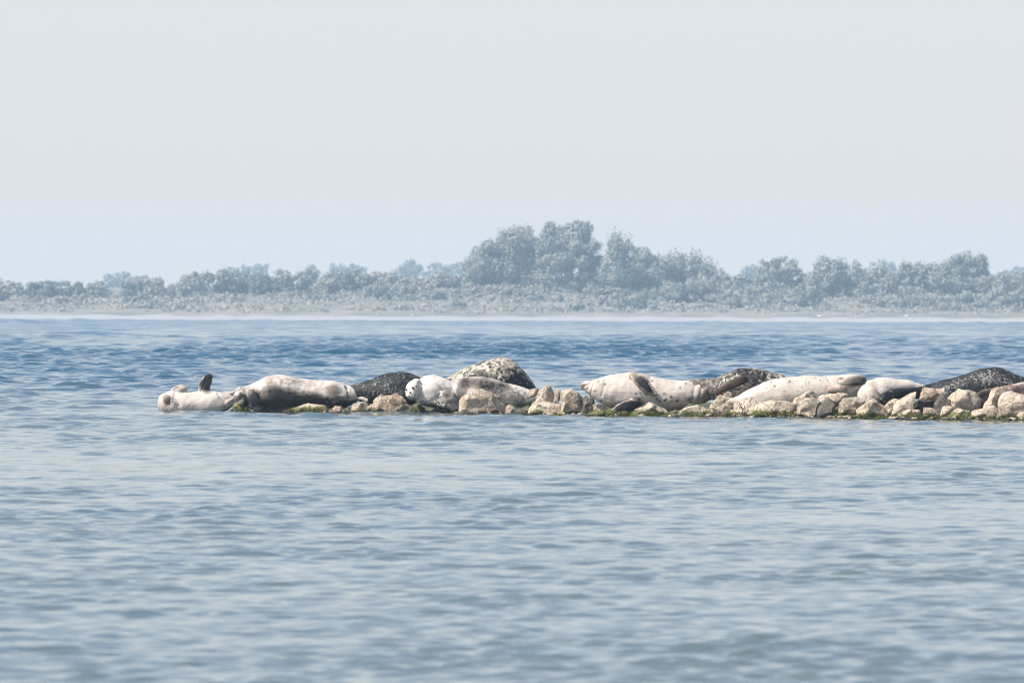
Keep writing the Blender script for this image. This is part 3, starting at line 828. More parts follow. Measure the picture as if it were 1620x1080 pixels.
rock("rough brown boulder, right one of the touching pair, below the white face", [(609, 657), (611, 640), (616, 630), (628, 624), (640, 624), (645.5, 632), (645, 645), (640, 657)], .0, RU, .0, seed=7)
rock("dark green weedy stone under the white seal's chin", [(641, 658), (650, 643), (662, 641), (671, 647), (676, 658)], .06, DK, .12, seed=8)
rock("dark wet stone in the shadow below the white seal's chest", [(684, 659), (688, 645), (700, 641), (712, 647), (716, 659)], .22, DK, .03, seed=9)
rock("blackish wet stone at the water under the white seal, left of the round boulder", [(668, 659), (674, 650), (686, 647), (694, 653), (696, 659)], .05, DK, .02, seed=10, name="stone", cat="stone")
rock("large round tan boulder in front of the grey seal body", [(728, 659), (729.5, 645), (731, 634), (737, 626), (747, 620), (757, 615.5), (770, 615), (780, 620), (787, 628), (795, 635), (801, 642), (805, 659)], .02, T, .0, seed=71, depth=.7, facets=6)
rock("small dark split stone at the right foot of the large round boulder", [(798, 659), (801, 643), (806, 640), (812, 644), (816, 659)], .03, RU, .0, seed=12, name="stone", cat="stone")
rock("low weed covered stone right of the grey seal's rump", [(824, 660), (828, 650), (836, 645), (845, 646), (852, 660)], -.02, G, .2, seed=13)
rock("pointed angular grey rock rising above the middle stones", [(838, 646), (847, 629), (852, 619), (858, 612), (867, 606), (874, 604.5), (879, 613), (881, 626), (877, 640), (862, 648)], .22, G, .0, seed=14, facets=14)
rock("small upright grey rock leaning on the pointed one", [(874, 640), (877, 619), (883, 615), (888, 619), (888, 632), (884, 640)], .2, G, .0, seed=15)
rock("flat pale slab at the foot of the pointed rock", [(826, 660), (831, 645), (845, 634), (865, 637), (886, 641), (894, 660)], .04, PL, .035, seed=16)
rock("small tan rock behind the pointed one on the seal's tail side", [(836, 628), (839, 615), (845, 612), (853, 613), (854, 626)], .4, T, .0, seed=17)
rock("square grey boulder with a flat top left of the cream seal's snout", [(882, 661), (884, 640), (887, 626), (894, 618), (905, 615), (916, 617), (924, 626), (926, 661)], .10, G, .02, seed=18, facets=12)
rock("dark shaded rock under the cream seal's chin", [(917, 660), (920, 636), (926, 624), (935, 626), (941, 634), (944, 648), (940, 660)], .15, DK, .04, seed=19)  # dark colour carries the wet, shaded side of the boulder beside it
rock("pale stone behind the weed below the cream seal's throat", [(933, 656), (938, 642), (945, 636), (955, 639), (967, 647), (970, 658)], .18, PL, .03, seed=20)
rock("long low weed covered slab below the cream seal's chest", [(916, 662), (922, 654), (934, 649), (955, 647), (980, 648), (1000, 650), (1006, 662)], -.04, DK, .25, seed=21, depth=.5)
rock("low tan slab with green weed along its front under the spotted seal", [(988, 663), (994, 647), (1008, 640), (1022, 638), (1036, 641), (1047, 645), (1056, 652), (1066, 663)], -.02, T, .085, seed=22, depth=.5)
rock("dark stone in the gap under the spotted seal's rump", [(1052, 662), (1058, 650), (1070, 648), (1080, 653), (1082, 662)], .3, DK, .02, seed=23)
rock("low tan slab with a weedy foot right of the gap", [(1075, 663), (1079, 650), (1088, 645), (1104, 641), (1114, 640), (1126, 645), (1136, 649), (1142, 663)], .0, T, .07, seed=24, depth=.55)
rock("pale lumpy boulder at the feet of the dark speckled seal", [(1116, 652), (1120, 637), (1128, 626), (1140, 622.5), (1152, 626), (1164, 631), (1172, 640), (1168, 652), (1140, 655)], .26, PL, .0, seed=25, facets=12)
rock("low stone with dark weed beside the dead twig", [(1128, 664), (1136, 652), (1148, 647), (1162, 646), (1174, 650), (1180, 664)], -.03, T, .08, seed=26, depth=.5)
rock("little round stone on top of the pale lumpy boulder", [(1143, 629), (1145, 622), (1151, 619.5), (1157, 622), (1159, 629)], .45, PL, .0, seed=27, name="stone", cat="stone")
rock("cream coloured boulder standing right behind the dead twig", [(1164, 663), (1164, 642), (1169, 632), (1185, 629), (1200, 628), (1214, 633), (1212, 650), (1200, 663)], .12, PL, .02, seed=28)
rock("wide low boulder with bright yellow green weed", [(1184, 664), (1190, 648), (1198, 640), (1217, 634), (1240, 636), (1262, 640), (1266, 655), (1262, 664)], .02, PL, .07, seed=29, depth=.55)
rock("small dark triangular rock tip against the long cream seal", [(1198, 633), (1202, 624), (1207, 615), (1212, 624), (1216, 633)], .36, DK, .0, seed=30, name="stone", cat="stone", facets=14)
rock("wedge shaped grey boulder with a pale left edge", [(1254, 663), (1260, 646), (1267, 632), (1275, 626), (1290, 626), (1297, 636), (1299, 652), (1299, 663)], .0, G, .0, seed=31, facets=12)
rock("tan stone tucked under the long seal left of the wedge boulder", [(1246, 646), (1254, 631), (1266, 622), (1284, 619.5), (1292, 626), (1280, 646)], .3, T, .0, seed=32)
rock("cracked boulder with dark hollow and olive weed on its crown", [(1295, 663), (1294, 642), (1299, 630), (1309, 626), (1319, 633), (1325, 643), (1324, 663)], .05, DK, .0, seed=33, facets=12)
rock("smooth almost white stone on top between wedge and cracked boulders", [(1290, 640), (1298, 628), (1312, 622), (1328, 620), (1342, 623), (1338, 636), (1322, 644), (1304, 644)], .3, PL, .0, seed=34)
rock("grey tan boulder with a weedy base below the long seal's chest", [(1320, 663), (1325, 642), (1334, 630), (1346, 622.5), (1359, 624), (1369, 634), (1367, 650), (1362, 663)], .1, G, .07, seed=35)
rock("pinkish rounded boulder below the arched seal", [(1352, 664), (1357, 643), (1366, 633), (1377, 628), (1389, 632), (1399, 641), (1406, 653), (1407, 664)], .02, T, .045, seed=36)
rock("pale greenish bridge of stone under the arched seal's belly", [(1393, 645), (1400, 632), (1413, 628), (1424, 633), (1434, 641), (1426, 650), (1408, 651)], .25, PL, .0, seed=37)
rock("little pale stone in the hollow below the arched seal", [(1400, 656), (1403, 647), (1409, 645), (1414, 651), (1412, 656)], .12, PL, .0, seed=38, name="stone", cat="stone")
rock("smooth sandy boulder leaning right beside the cave", [(1403, 664), (1411, 646), (1422, 633), (1438, 625), (1446, 622), (1450, 632), (1450, 650), (1446, 664)], .08, PL, .04, seed=39)
rock("low pale slab at the foot of the sandy boulder", [(1410, 665), (1420, 652), (1440, 646), (1458, 648), (1464, 665)], -.02, PL, .06, seed=40, depth=.5)
rock("brown arched rock forming the roof of the small cave", [(1450, 634), (1454, 620), (1463, 613.5), (1476, 616), (1487, 624), (1492, 636), (1478, 638), (1464, 632)], .18, RU, .0, seed=41, facets=12)
rock("dark brown rock wall on the right of the cave", [(1478, 663), (1479, 640), (1481, 624), (1489, 618), (1500, 629), (1514, 645), (1520, 663)], .1, DK, .02, seed=42, facets=12)
rock("black filler stone standing in for the shade inside the small cave", [(1446, 656), (1450, 634), (1462, 629), (1476, 632), (1482, 656)], .34, DK, .0, seed=52)  # added to make the hollow dark; its colour stands in for shade
rock("greenish grey stone lying in the mouth of the cave", [(1452, 665), (1455, 652), (1462, 645), (1473, 645), (1484, 650), (1495, 656), (1498, 665)], .0, G, .075, seed=43)
rock("pale knob of stone above the cave against the black seal", [(1474, 626), (1479, 614), (1487, 610.5), (1496, 612), (1502, 622), (1497, 634)], .42, PL, .0, seed=44)
rock("large sandy boulder with a grooved face right of the cave", [(1490, 656), (1495, 634), (1502, 621), (1518, 613.5), (1537, 610.5), (1549, 617), (1550, 632), (1546, 650), (1530, 660)], .2, PL, .0, seed=45, depth=.8, facets=12)
rock("upright tan boulder right of the dark hind flippers", [(1552, 660), (1558, 636), (1566, 620), (1576, 616), (1588, 621), (1588, 642), (1582, 660)], .16, T, .0, seed=46)
rock("big blocky pale boulder in front of the brown seal", [(1572, 665), (1578, 640), (1589, 623), (1600, 618), (1616, 620), (1630, 629), (1636, 650), (1636, 666)], .1, PL, .03, seed=47, facets=12)
rock("long whitish slab lying flat at the water near the right edge", [(1530, 664), (1538, 649), (1556, 643), (1574, 640), (1588, 648), (1592, 664)], .0, PL, .02, seed=48, depth=.55)
rock("flat yellow weedy stone between the cave and the whitish slab", [(1494, 666), (1504, 650), (1520, 645), (1536, 649), (1546, 666)], .0, T, .1, seed=49, depth=.55)
rock("rounded weedy stone cut by the right edge of the picture", [(1602, 668), (1610, 652), (1626, 646), (1646, 648), (1656, 668)], -.02, T, .08, seed=50, depth=.6)
for k, (x, t, w) in enumerate(((1660, 622, 22), (1695, 630, 20), (1728, 640, 18))):
    rock(["tall pale boulder just outside the right edge", "middle sized boulder outside the right edge", "low boulder at the outer end of the stones"][k],
         [(x - w, 666), (x - w * .8, t + 14), (x - w * .3, t), (x + w * .4, t + 2), (x + w * .9, t + 16), (x + w, 668)], .1, (PL, T, G)[k], .05, seed=60 + k)

# countless little wet stones washed up along the waterline
def pebbles():
    rng = np.random.RandomState(12)
    v0, f0 = ico(2)
    V, Fc = [], []
    off = 0
    for _ in range(520):
        px = rng.uniform(440, 1720)
        if rng.rand() > (.35 + .65 * min(1, max(0, (px - 700) / 600))): continue
        Y = edge_y(px) + rng.uniform(-.22, .1)
        s = np.array([rng.uniform(.015, .055), rng.uniform(.015, .05), rng.uniform(.008, .03)])
        v = v0 * s * (1 + .25 * fbm(v0 * 1.7 + rng.uniform(0, 50), 2, 3))[:, None] + np.array([(px - 810) / F * Y, Y, rng.uniform(-.006, .016)])
        V.append(v); Fc.append(f0 + off); off += len(v0)
    o = mesh_np("pebbles", np.concatenate(V), np.concatenate(Fc), R_TAN)
    o["moss"] = 0.035
    tag(o, "small wet stones and gravel washed along the waterline", "gravel", kind="stuff")
pebbles()

# dead twig
def twig():
    s = N("dead_wood"); n = s.noise(40, 3, coord=s.obj())
    s.l(s.mix(n, (0.06, 0.04, 0.028), (0.12, 0.085, 0.06)), s.b.inputs['Base Color']); s.b.inputs['Roughness'].default_value = 0.9
    Y = edge_y(1170) - .06
    V, Fc, off = [], [], 0
    for pts in ([(1174, 655, 0, .9, .9), (1175, 648, 0, .85, .85), (1172, 642, -.02, .7, .7), (1168.5, 635, -.02, .6, .6)], [(1174.5, 649, 0, .7, .7), (1177.5, 644.5, -.02, .6, .6), (1178, 641, -.03, .6, .6)], [(1173, 645, 0, .6, .6), (1170, 643.5, -.03, .6, .6)]):
        v, f = limb(pts, Y); V.append(v); Fc += [[i + off for i in q] for q in f]; off += len(v)
    o = mesh_np("twig", np.concatenate(V), Fc, s.m)
    recentre(o, V[0][0])
    tag(o, "thin dead forked twig stuck between two pale stones", "twig")
twig()

# seaweed fringe along the waterline
def fringe():
    s = N("seaweed")
    g = s.pos()
    s.l(s.mix(s.noise(7, 4, coord=g), (0.028, 0.042, 0.008), (0.27, 0.26, 0.07)), s.b.inputs['Base Color'])
    s.b.inputs['Roughness'].default_value = 0.6
    rng = np.random.RandomState(8)
    zones = [(362, 396, .05, 1), (452, 520, .035, 1), (545, 660, .02, .8), (826, 852, .05, 1), (922, 1062, .045, 1.3), (1078, 1165, .03, 1), (1184, 1262, .075, 1.2), (1322, 1412, .04, 1), (1412, 1520, .035, 1), (1520, 1700, .03, .9), (700, 900, .0, .25), (1262, 1320, .0, .35)]
    V = []
    for x0, x1, zt, den in zones:
        nb = int((x1 - x0) * 34 * den)
        for _ in range(nb):
            px = rng.uniform(x0, x1)
            cl = 0.5 + 0.5 * math.sin(px * .55 + 3 * math.sin(px * .13))
            if rng.rand() > .35 + .65 * cl: continue
            Y = edge_y(px) + rng.uniform(-.16, .03)
            x = (px - 810) / F * Y
            z = rng.uniform(-.01, .012 + zt * cl)
            L = rng.uniform(.012, .035); w = rng.uniform(.003, .008)
            a = rng.uniform(-.9, .9)
            b = np.array([x, Y, z]); tip = b + np.array([math.sin(a) * L, -rng.uniform(.2, .9) * L, math.cos(a) * L * rng.uniform(-.5, .8)])
            sd = np.array([w, rng.uniform(-w, w), 0])
            V += [b - sd, b + sd, tip + sd * .6, tip - sd * .6]
    V = np.array(V)
    f = np.arange(len(V)).reshape(-1, 4)
    o = mesh_np("seaweed", V, f, s.m, smooth=False)
    tag(o, "ragged green seaweed fringe along the waterline of the stones", "seaweed", kind="stuff")
fringe()
# ------------------------------------------------------------ trees and bushes of the far shore
def leaf_material(name, c1, c2, c3):
    s = N(name)
    p = s.pos()
    a = s.mix(s.noise(0.45, 3, coord=p), c1, c2)
    a = s.mix(s.math('MULTIPLY', s.noise(2.2, 2, coord=p), 0.6), a, c3)
    s.l(a, s.b.inputs['Base Color'])
    s.b.inputs['Roughness'].default_value = 0.75
    return s.m
L_GREY = leaf_material("willow_leaves", (0.19, 0.20, 0.15), (0.27, 0.27, 0.21), (0.33, 0.32, 0.26))
L_DARK = leaf_material("dark_leaves", (0.10, 0.12, 0.09), (0.14, 0.16, 0.12), (0.18, 0.19, 0.15))
L_PALE = leaf_material("buckthorn_leaves", (0.25, 0.23, 0.18), (0.34, 0.31, 0.25), (0.38, 0.345, 0.285))
BARK = plain("bark", (0.10, 0.085, 0.07), 0.9)

def crown_np(lobes, Y, seed, leaf=0.31, dens=1.0, spiky=0.0):
    rng = np.random.RandomState(seed)
    V = []
    k = Y / F
    for (px, py, rx, ry) in lobes:
        c = np.array(at(px, py, Y + rng.uniform(-1.5, 1.5)))
        g_ = 1.33 if px > 1180 and Y < 1500 else 1.22
        rx, ry = rx * g_, ry * (g_ - .06)
        R = np.array([rx * k, (rx * .5 + ry * .5) * k * 1.0, ry * k])
        nc = int(np.clip(9 + 0.9 * (R[0] * R[2]) ** .5 * 4, 8, 34))
        for j in range(nc):
            d = rng.normal(size=3); d[1] = -abs(d[1]) if rng.rand() < .7 else d[1]; d /= np.linalg.norm(d)
            cc = c + d * R * rng.uniform(.45, .98)
            cr = R.min() * rng.uniform(.28, .5) + 0.2
            n = int(dens * 9.5 * (cr / leaf) ** 2) + 8
            u = rng.normal(size=(n, 3)); u /= np.linalg.norm(u, axis=1, keepdims=True)
            r = cr * (rng.uniform(.5, 1.1, (n, 1)) + .35 * rng.rand(n, 1) ** 5)
            p = cc + u * r * np.array([1, 1, .85])
            if spiky:
                up_ = (rng.rand(n) < spiky) & (u[:, 2] > 0)
                p[up_, 2] += rng.uniform(.2, 1.8, up_.sum())
            nn = u * 1.0 + rng.normal(size=(n, 3)) * .30 ; nn /= np.linalg.norm(nn, axis=1, keepdims=True)
            t = np.cross(nn, rng.normal(size=(n, 3))); t /= np.linalg.norm(t, axis=1, keepdims=True)
            b = np.cross(nn, t)
            s = leaf * rng.uniform(.4, .85, (n, 1)); s2 = s * rng.uniform(.5, 1, (n, 1))
            q = np.stack([p - t * s, p - b * s2 * .9, p + t * s, p + b * s2], 1)
            V.append(q.reshape(-1, 3))
    V = np.concatenate(V)
    return V, np.arange(len(V)).reshape(-1, 4)

def trunk_np(px, pyb, Y, lobes, seed):
    rng = np.random.RandomState(seed + 7)
    k = Y / F
    x = (px - 810) * k
    z0 = float(ground_z(np.array([x]), np.array([Y]))[0]) - .3
    base = np.array([x, Y, z0])
    V, Fc, off = [], [], 0
    def tube(pts, radii):
        nonlocal off
        A = [np.array([1, 0, 0])] * len(pts); B = [np.array([0, 1, 0])] * len(pts)
        v, f = ring_mesh([np.array(p) for p in pts], A, B, radii, radii, 8)
        V.append(v); Fc.extend([[i + off for i in q] for q in f]); off += len(v)
    top = np.array(at(px, min(l[1] for l in lobes) + 6, Y))
    mid = base * .5 + top * .5 + np.array([rng.uniform(-.4, .4), 0, 0])
    h = top[2] - z0
    tube([base, base * .75 + mid * .25, mid, top * .7 + mid * .3], [h * .032, h * .026, h * .02, h * .006])
    for l in lobes:
        e = np.array(at(l[0], l[1], Y))
        st = base * .6 + mid * .4
        tube([st, st * .4 + e * .6 + np.array([0, 0, .3]), e + np.array([0, 0, l[3] * k * .3])], [h * .016, h * .010, h * .004])
    return np.concatenate(V), Fc, base

def fill(lobes, bottom):
    x0 = min(l[0] - l[2] * .7 for l in lobes); x1 = max(l[0] + l[2] * .7 for l in lobes)
    out = list(lobes)
    n = max(1, int(round((x1 - x0) / 24)))
    for i in range(n):
        x = x0 + (x1 - x0) * (i + .5) / n
        b = max([l[1] + l[3] * .5 for l in lobes if abs(l[0] - x) < l[2] + 6] or [bottom - 12])
        if b < bottom:
            h = (bottom - b) / 2
            out.append((x, b + h - 2, min(18, (x1 - x0) / n * .7), max(6, h + 4)))
    return out

def tree(label, lobes, Y, mat, seed, trunk_px=None, leaf=0.31, dens=1.0, spiky=0.0, group="trees of the far shore"):
    tp = trunk_px if trunk_px is not None else sum(l[0] for l in lobes) / len(lobes)
    v, f, base = trunk_np(tp, 0, Y, lobes, seed)
    e = bpy.data.objects.new("tree", None)
    COL.objects.link(e)
    e.location = base
    tag(e, label, "tree", group)
    v -= base
    lobes = fill(lobes, 470) if Y < 1500 else fill(lobes, 445)
    mesh_np("trunk", v, f, BARK, e)
    cv, cf = crown_np(lobes, Y, seed, leaf, dens, spiky)
    mesh_np("crown", cv - base, cf, mat, e, smooth=False)
    return e

def bush(label, lobes, Y, mat, seed, leaf=0.30, dens=1.1, group="bushes of the far shore"):
    lobes = [(a, b, c * 1.12, d * 1.2) for a, b, c, d in lobes]
    cv, cf = crown_np(lobes, Y, seed, leaf, dens)
    o = mesh_np("bush", cv, cf, mat, smooth=False)
    c = cv.mean(0); c[2] = cv[:, 2].min()
    recentre(o, c)
    tag(o, label, "bush", group)
    return o

GR, DA, PA = L_GREY, L_DARK, L_PALE
# the big clump in the middle
tree("broad round tree, left shoulder of the tallest clump", [(812, 388, 36, 24), (785, 410, 34, 24), (835, 410, 26, 30), (760, 430, 20, 22), (800, 438, 40, 18), (770, 396, 14, 12)], 1402, GR, 1)
tree("tallest tree of the far shore with a domed crown", [(896, 392, 30, 26), (894, 374, 28, 16), (866, 392, 18, 22), (922, 384, 20, 22), (898, 408, 36, 20), (866, 426, 20, 16), (934, 414, 18, 16), (914, 360, 16, 9), (878, 360, 14, 10), (905, 440, 40, 14), (945, 440, 16, 14)], 1400, GR, 2)
tree("slim twin tipped tree just right of the tallest one", [(972, 390, 12, 18), (986, 392, 10, 18), (976, 415, 20, 22), (970, 440, 20, 20)], 1396, GR, 3, spiky=.15)
tree("dark middle sized tree right of the twin tipped one", [(1012, 412, 20, 16), (1030, 420, 22, 20), (1008, 434, 26, 20), (1040, 442, 20, 14)], 1404, GR, 4)
tree("spiky topped tree with upright shoots right of the middle clump", [(1088, 420, 20, 18), (1072, 432, 18, 18), (1102, 438, 20, 16), (1058, 426, 12, 14)], 1408, GR, 5, spiky=.3)
tree("small spiky sapling at the right foot of the middle clump", [(1124, 432, 9, 12), (1118, 446, 16, 12), (1140, 448, 12, 9)], 1406, GR, 6, spiky=.3)
tree("low loose tree at the left foot of the middle clump", [(748, 436, 10, 10), (742, 448, 14, 10), (757, 424, 8, 12)], 1398, GR, 7)
# left side
tree("small round tree on the left with a pale rounded top", [(305, 440, 16, 11), (300, 455, 18, 12), (318, 458, 14, 14), (304, 470, 22, 9)], 1396, GR, 8)
tree("broad grey tree right of the small round one", [(345, 442, 20, 13), (372, 445, 24, 15), (352, 462, 26, 13), (384, 462, 18, 12)], 1402, GR, 9)
tree("dark topped tree left of the long hedge", [(418, 444, 12, 10), (408, 452, 14, 12), (428, 452, 12, 8)], 1400, DA, 10)
tree("wide flat tree forming the left half of the long hedge", [(455, 440, 26, 11), (486, 438, 22, 10), (462, 458, 28, 12), (440, 456, 16, 12), (500, 455, 26, 14)], 1406, GR, 11)
tree("darker tree forming the right half of the long hedge", [(530, 444, 26, 14), (556, 440, 24, 11), (520, 460, 24, 13), (552, 458, 28, 12), (580, 446, 20, 12)], 1404, GR, 12)
tree("pale rounded tree right of the long hedge", [(605, 445, 22, 12), (628, 448, 20, 13), (612, 458, 24, 10)], 1402, PA, 13)
tree("pale low tree in front of the distant blue wood", [(672, 448, 24, 12), (700, 446, 22, 13), (690, 460, 28, 11), (720, 452, 20, 14)], 1400, PA, 14)
tree("dark low tree at the far left of the shore", [(45, 457, 20, 10), (70, 458, 18, 10), (55, 463, 26, 6)], 1398, DA, 15)
tree("dark low tree second from the left end", [(98, 457, 20, 10), (120, 460, 16, 9), (104, 464, 26, 6)], 1400, DA, 16)
tree("grey low tree below the distant pair of round trees", [(148, 458, 16, 9), (166, 461, 16, 9)], 1402, GR, 17)
tree("small dark round tree alone on the left", [(204, 457, 9, 9), (200, 464, 9, 6)], 1394, DA, 18)
tree("pale upright tree right of the lone dark one", [(223, 452, 10, 12), (234, 460, 10, 12)], 1400, PA, 19)
tree("grey rounded tree left of the tiny sapling", [(248, 457, 14, 12), (240, 465, 12, 9), (258, 466, 10, 9)], 1396, GR, 20)
tree("tiny slender sapling standing alone", [(272, 454, 4, 4), (272, 461, 4, 5)], 1392, PA, 21, leaf=.3)
# right side
tree("low dark tree between the middle clump and the leaning round tree", [(1160, 444, 18, 9), (1175, 448, 16, 10), (1150, 450, 18, 8)], 1404, GR, 22)
tree("round headed tree right of the low dark one", [(1236, 422, 24, 13), (1222, 436, 20, 14), (1252, 438, 18, 14), (1236, 452, 26, 12), (1215, 425, 12, 10)], 1402, GR, 23)
tree("low pale tree beside the round headed one", [(1205, 450, 18, 12), (1220, 462, 20, 12), (1245, 468, 24, 14)], 1394, GR, 24)
tree("wide bulky tree reaching down to the beach on the right", [(1322, 428, 32, 17), (1305, 442, 26, 18), (1350, 446, 26, 16), (1330, 465, 42, 18), (1300, 468, 24, 18), (1362, 472, 22, 16), (1320, 484, 40, 10)], 1388, GR, 25)
tree("pale slim tree between the two dark domed ones", [(1392, 446, 16, 16), (1398, 462, 18, 16), (1382, 470, 14, 12)], 1398, PA, 26)
tree("domed tree with a dark hollow, left of the biggest right hand tree", [(1446, 430, 24, 13), (1432, 446, 24, 15), (1462, 446, 20, 14), (1446, 462, 30, 13)], 1402, GR, 27)
tree("biggest rounded tree at the right of the shore", [(1530, 420, 28, 15), (1505, 432, 26, 18), (1552, 436, 22, 18), (1525, 452, 36, 18), (1492, 450, 20, 16)], 1400, GR, 28)
tree("pale spreading tree right of the biggest rounded one", [(1575, 450, 22, 12), (1592, 458, 22, 12), (1566, 464, 24, 12)], 1396, PA, 29)
tree("last grey tree at the right edge of the picture", [(1614, 446, 20, 13), (1632, 455, 22, 16), (1608, 464, 22, 12)], 1402, GR, 30)
# bushes on the slope
bush("round dark bush standing alone on the slope left of centre", [(610, 473, 20, 10), (604, 478, 18, 8)], 1372, DA, 41)
bush("dark bush right of the lone round bush", [(672, 472, 16, 8), (686, 468, 12, 7)], 1372, GR, 42)
bush("small dark bush near the beach below the middle clump's left end", [(716, 487, 12, 6), (724, 482, 8, 5)], 1352, GR, 43)
bush("flat grey bush under the tallest tree", [(850, 478, 22, 9), (870, 474, 18, 8)], 1366, GR, 44)
bush("low round bush close to the beach under the tallest tree", [(911, 489, 13, 7)], 1344, GR, 45)
bush("dark globe shaped bush right above the beach", [(1002, 478, 20, 14), (1004, 487, 15, 8)], 1350, DA, 46)
bush("wide grey bush right of the globe shaped one", [(1048, 468, 24, 13), (1064, 462, 20, 12), (1040, 478, 18, 7)], 1372, GR, 47)
bush("large pale dome of scrub under the spiky tree", [(1105, 464, 30, 16), (1130, 470, 26, 14), (1095, 476, 26, 12)], 1376, PA, 48)
bush("low dark hedge bush in front of the pale dome", [(1135, 482, 22, 9), (1150, 478, 14, 8)], 1356, GR, 49)
bush("second low dark hedge bush in the same line", [(1182, 480, 20, 9), (1172, 484, 12, 6)], 1356, GR, 50)
bush("grey bush left of the bulky tree, low on the slope", [(1258, 478, 22, 12), (1276, 470, 14, 14)], 1366, GR, 51)
bush("broad low grey bush under the domed tree on the right", [(1412, 486, 26, 10), (1436, 482, 22, 11)], 1360, GR, 52)
bush("wide grey bush below the biggest right hand tree", [(1476, 480, 26, 13), (1504, 482, 24, 12)], 1364, GR, 53)
bush("greenish bush right of the wide grey one", [(1540, 482, 24, 13), (1520, 488, 20, 8)], 1360, GR, 54)
bush("grey bush at the right edge above the beach", [(1585, 482, 26, 14), (1615, 480, 22, 16)], 1362, GR, 55)
bush("low dark bush above the beach on the far left", [(222, 487, 22, 6), (246, 484, 14, 6)], 1352, GR, 56)
bush("small low bush between the far left bush and the small round tree", [(283, 488, 14, 6)], 1350, PA, 57)
bush("pale scrub mound on the slope below the broad grey tree", [(340, 478, 22, 8), (366, 474, 20, 8)], 1374, PA, 58)
bush("pale scrub mound below the hedge's left half", [(440, 474, 26, 8), (470, 470, 20, 6)], 1378, PA, 59)
bush("low dark patch of bush below the hedge's right half", [(508, 470, 18, 6), (526, 474, 12, 5)], 1376, GR, 60)
bush("grey bush on the ridge above the lone round bush", [(588, 462, 18, 8), (640, 460, 16, 8)], 1384, GR, 61)
bush("pale bush on the ridge below the low loose tree", [(745, 464, 20, 10), (770, 462, 18, 9)], 1384, PA, 62)
bush("small pale bush halfway down the slope left of the flat grey bush", [(800, 470, 20, 8)], 1378, PA, 63)
bush("grey bush halfway up the slope between tallest and twin tipped trees", [(940, 468, 20, 9), (962, 464, 16, 8)], 1380, GR, 64)
bush("pale bush at the far left end of the shore", [(8, 460, 18, 10), (-14, 458, 18, 12)], 1390, PA, 65)
for k, (lab, l, mat, Yd) in enumerate((
    ("grey mound of scrub halfway down between tallest tree and its left shoulder", [(840, 464, 24, 9), (815, 466, 20, 8)], GR, 1378),
    ("pale scrub mound right of the small dark bush near the beach", [(760, 482, 24, 8), (785, 478, 20, 8)], PA, 1362),
    ("pale low scrub under the flat grey bush", [(880, 486, 24, 6)], PA, 1350),
    ("pale scrub mound between the low round bush and the globe bush", [(952, 484, 24, 8), (970, 478, 18, 8)], PA, 1358),
    ("grey scrub just right of the globe bush, near the beach", [(1034, 486, 20, 7)], GR, 1350),
    ("pale scrub strip right of the grey one above the beach", [(1075, 488, 24, 6), (1100, 488, 20, 5)], PA, 1346),
    ("grey mound below the low dark tree right of the middle", [(1165, 464, 26, 11), (1190, 466, 22, 11)], GR, 1384),
    ("broad grey mound filling the slope below the round headed tree", [(1215, 478, 26, 12), (1238, 482, 24, 11)], GR, 1370),
    ("pale low scrub strip right before the bulky tree", [(1225, 490, 30, 6)], PA, 1346),
    ("pale grey mound of scrub right of the bulky tree", [(1388, 480, 22, 12), (1400, 488, 22, 8)], PA, 1362),
    ("greenish mound below the domed tree's right side", [(1455, 472, 26, 12), (1470, 488, 26, 7)], GR, 1372),
    ("greyish mound low on the slope right of the centre of the right hand trees", [(1505, 488, 28, 8)], PA, 1350),
    ("pale scrub at the very right edge, right above the sand", [(1610, 490, 28, 6)], PA, 1346),
    ("pale mound of scrub left of the lone round dark bush", [(560, 470, 22, 8), (540, 478, 20, 6)], PA, 1378),
    ("grey low bush between the lone round bush and its right neighbour", [(645, 476, 16, 7)], GR, 1368),
    ("grey bush on the ridge under the pale rounded tree", [(620, 460, 20, 9)], GR, 1390),
    ("pale long scrub strip above the beach left of the centre", [(660, 489, 30, 5), (620, 490, 24, 4)], PA, 1346),
    ("grey scrub mound under the pale low tree", [(710, 470, 22, 9), (690, 476, 16, 6)], GR, 1374),
    ("pale scrub on the slope under the small round tree on the left", [(305, 480, 22, 7)], PA, 1370),
    ("grey scrub clump under the pale upright tree on the left", [(228, 473, 20, 7), (205, 474, 14, 5)], GR, 1380),
    ("pale low scrub under the dark low trees of the far left", [(80, 474, 34, 5), (130, 474, 24, 6)], PA, 1380))):
    bush(lab, l, Yd, mat, 100 + k)
# distant blue wood, beyond
FAR = "distant trees fading into the haze"
for k, (lab, lobes, mat) in enumerate((
    ("distant round tree on the far left, left of a pair", [(183, 445, 16, 12), (172, 448, 10, 9), (198, 444, 10, 9)], GR),
    ("distant small round tree, right of a pair on the far left", [(221, 444, 10, 8), (228, 448, 8, 8)], GR),
    ("distant long low tree above the broad grey tree", [(385, 432, 26, 10), (408, 428, 16, 11), (362, 436, 18, 8)], GR),
    ("distant small tree above the hedge", [(491, 428, 10, 8)], GR),
    ("distant tree above the hedge's right end, left one", [(534, 427, 13, 8)], GR),
    ("distant tree above the hedge's right end, right one", [(560, 428, 16, 9)], GR),
    ("distant round tree, highest of the pale blue row left of the middle", [(652, 422, 18, 10), (646, 432, 24, 10)], GR),
    ("distant long tree filling the gap before the middle clump", [(690, 428, 20, 9), (722, 426, 16, 11), (708, 438, 30, 9)], GR),
    ("distant little tree right of the middle clump", [(1188, 427, 11, 6)], GR),
    ("distant pale tree between bulky and domed trees", [(1384, 427, 20, 10), (1404, 422, 14, 9), (1372, 436, 16, 10)], GR),
    ("distant pale tree at the right end, left one", [(1588, 436, 16, 10), (1574, 442, 14, 8)], GR),
    ("distant pale tree at the right end, right one", [(1616, 432, 16, 9)], GR))):
    tree(lab, lobes, 2250 + 15 * k, mat, 200 + k, leaf=.6, dens=.9, group=FAR)

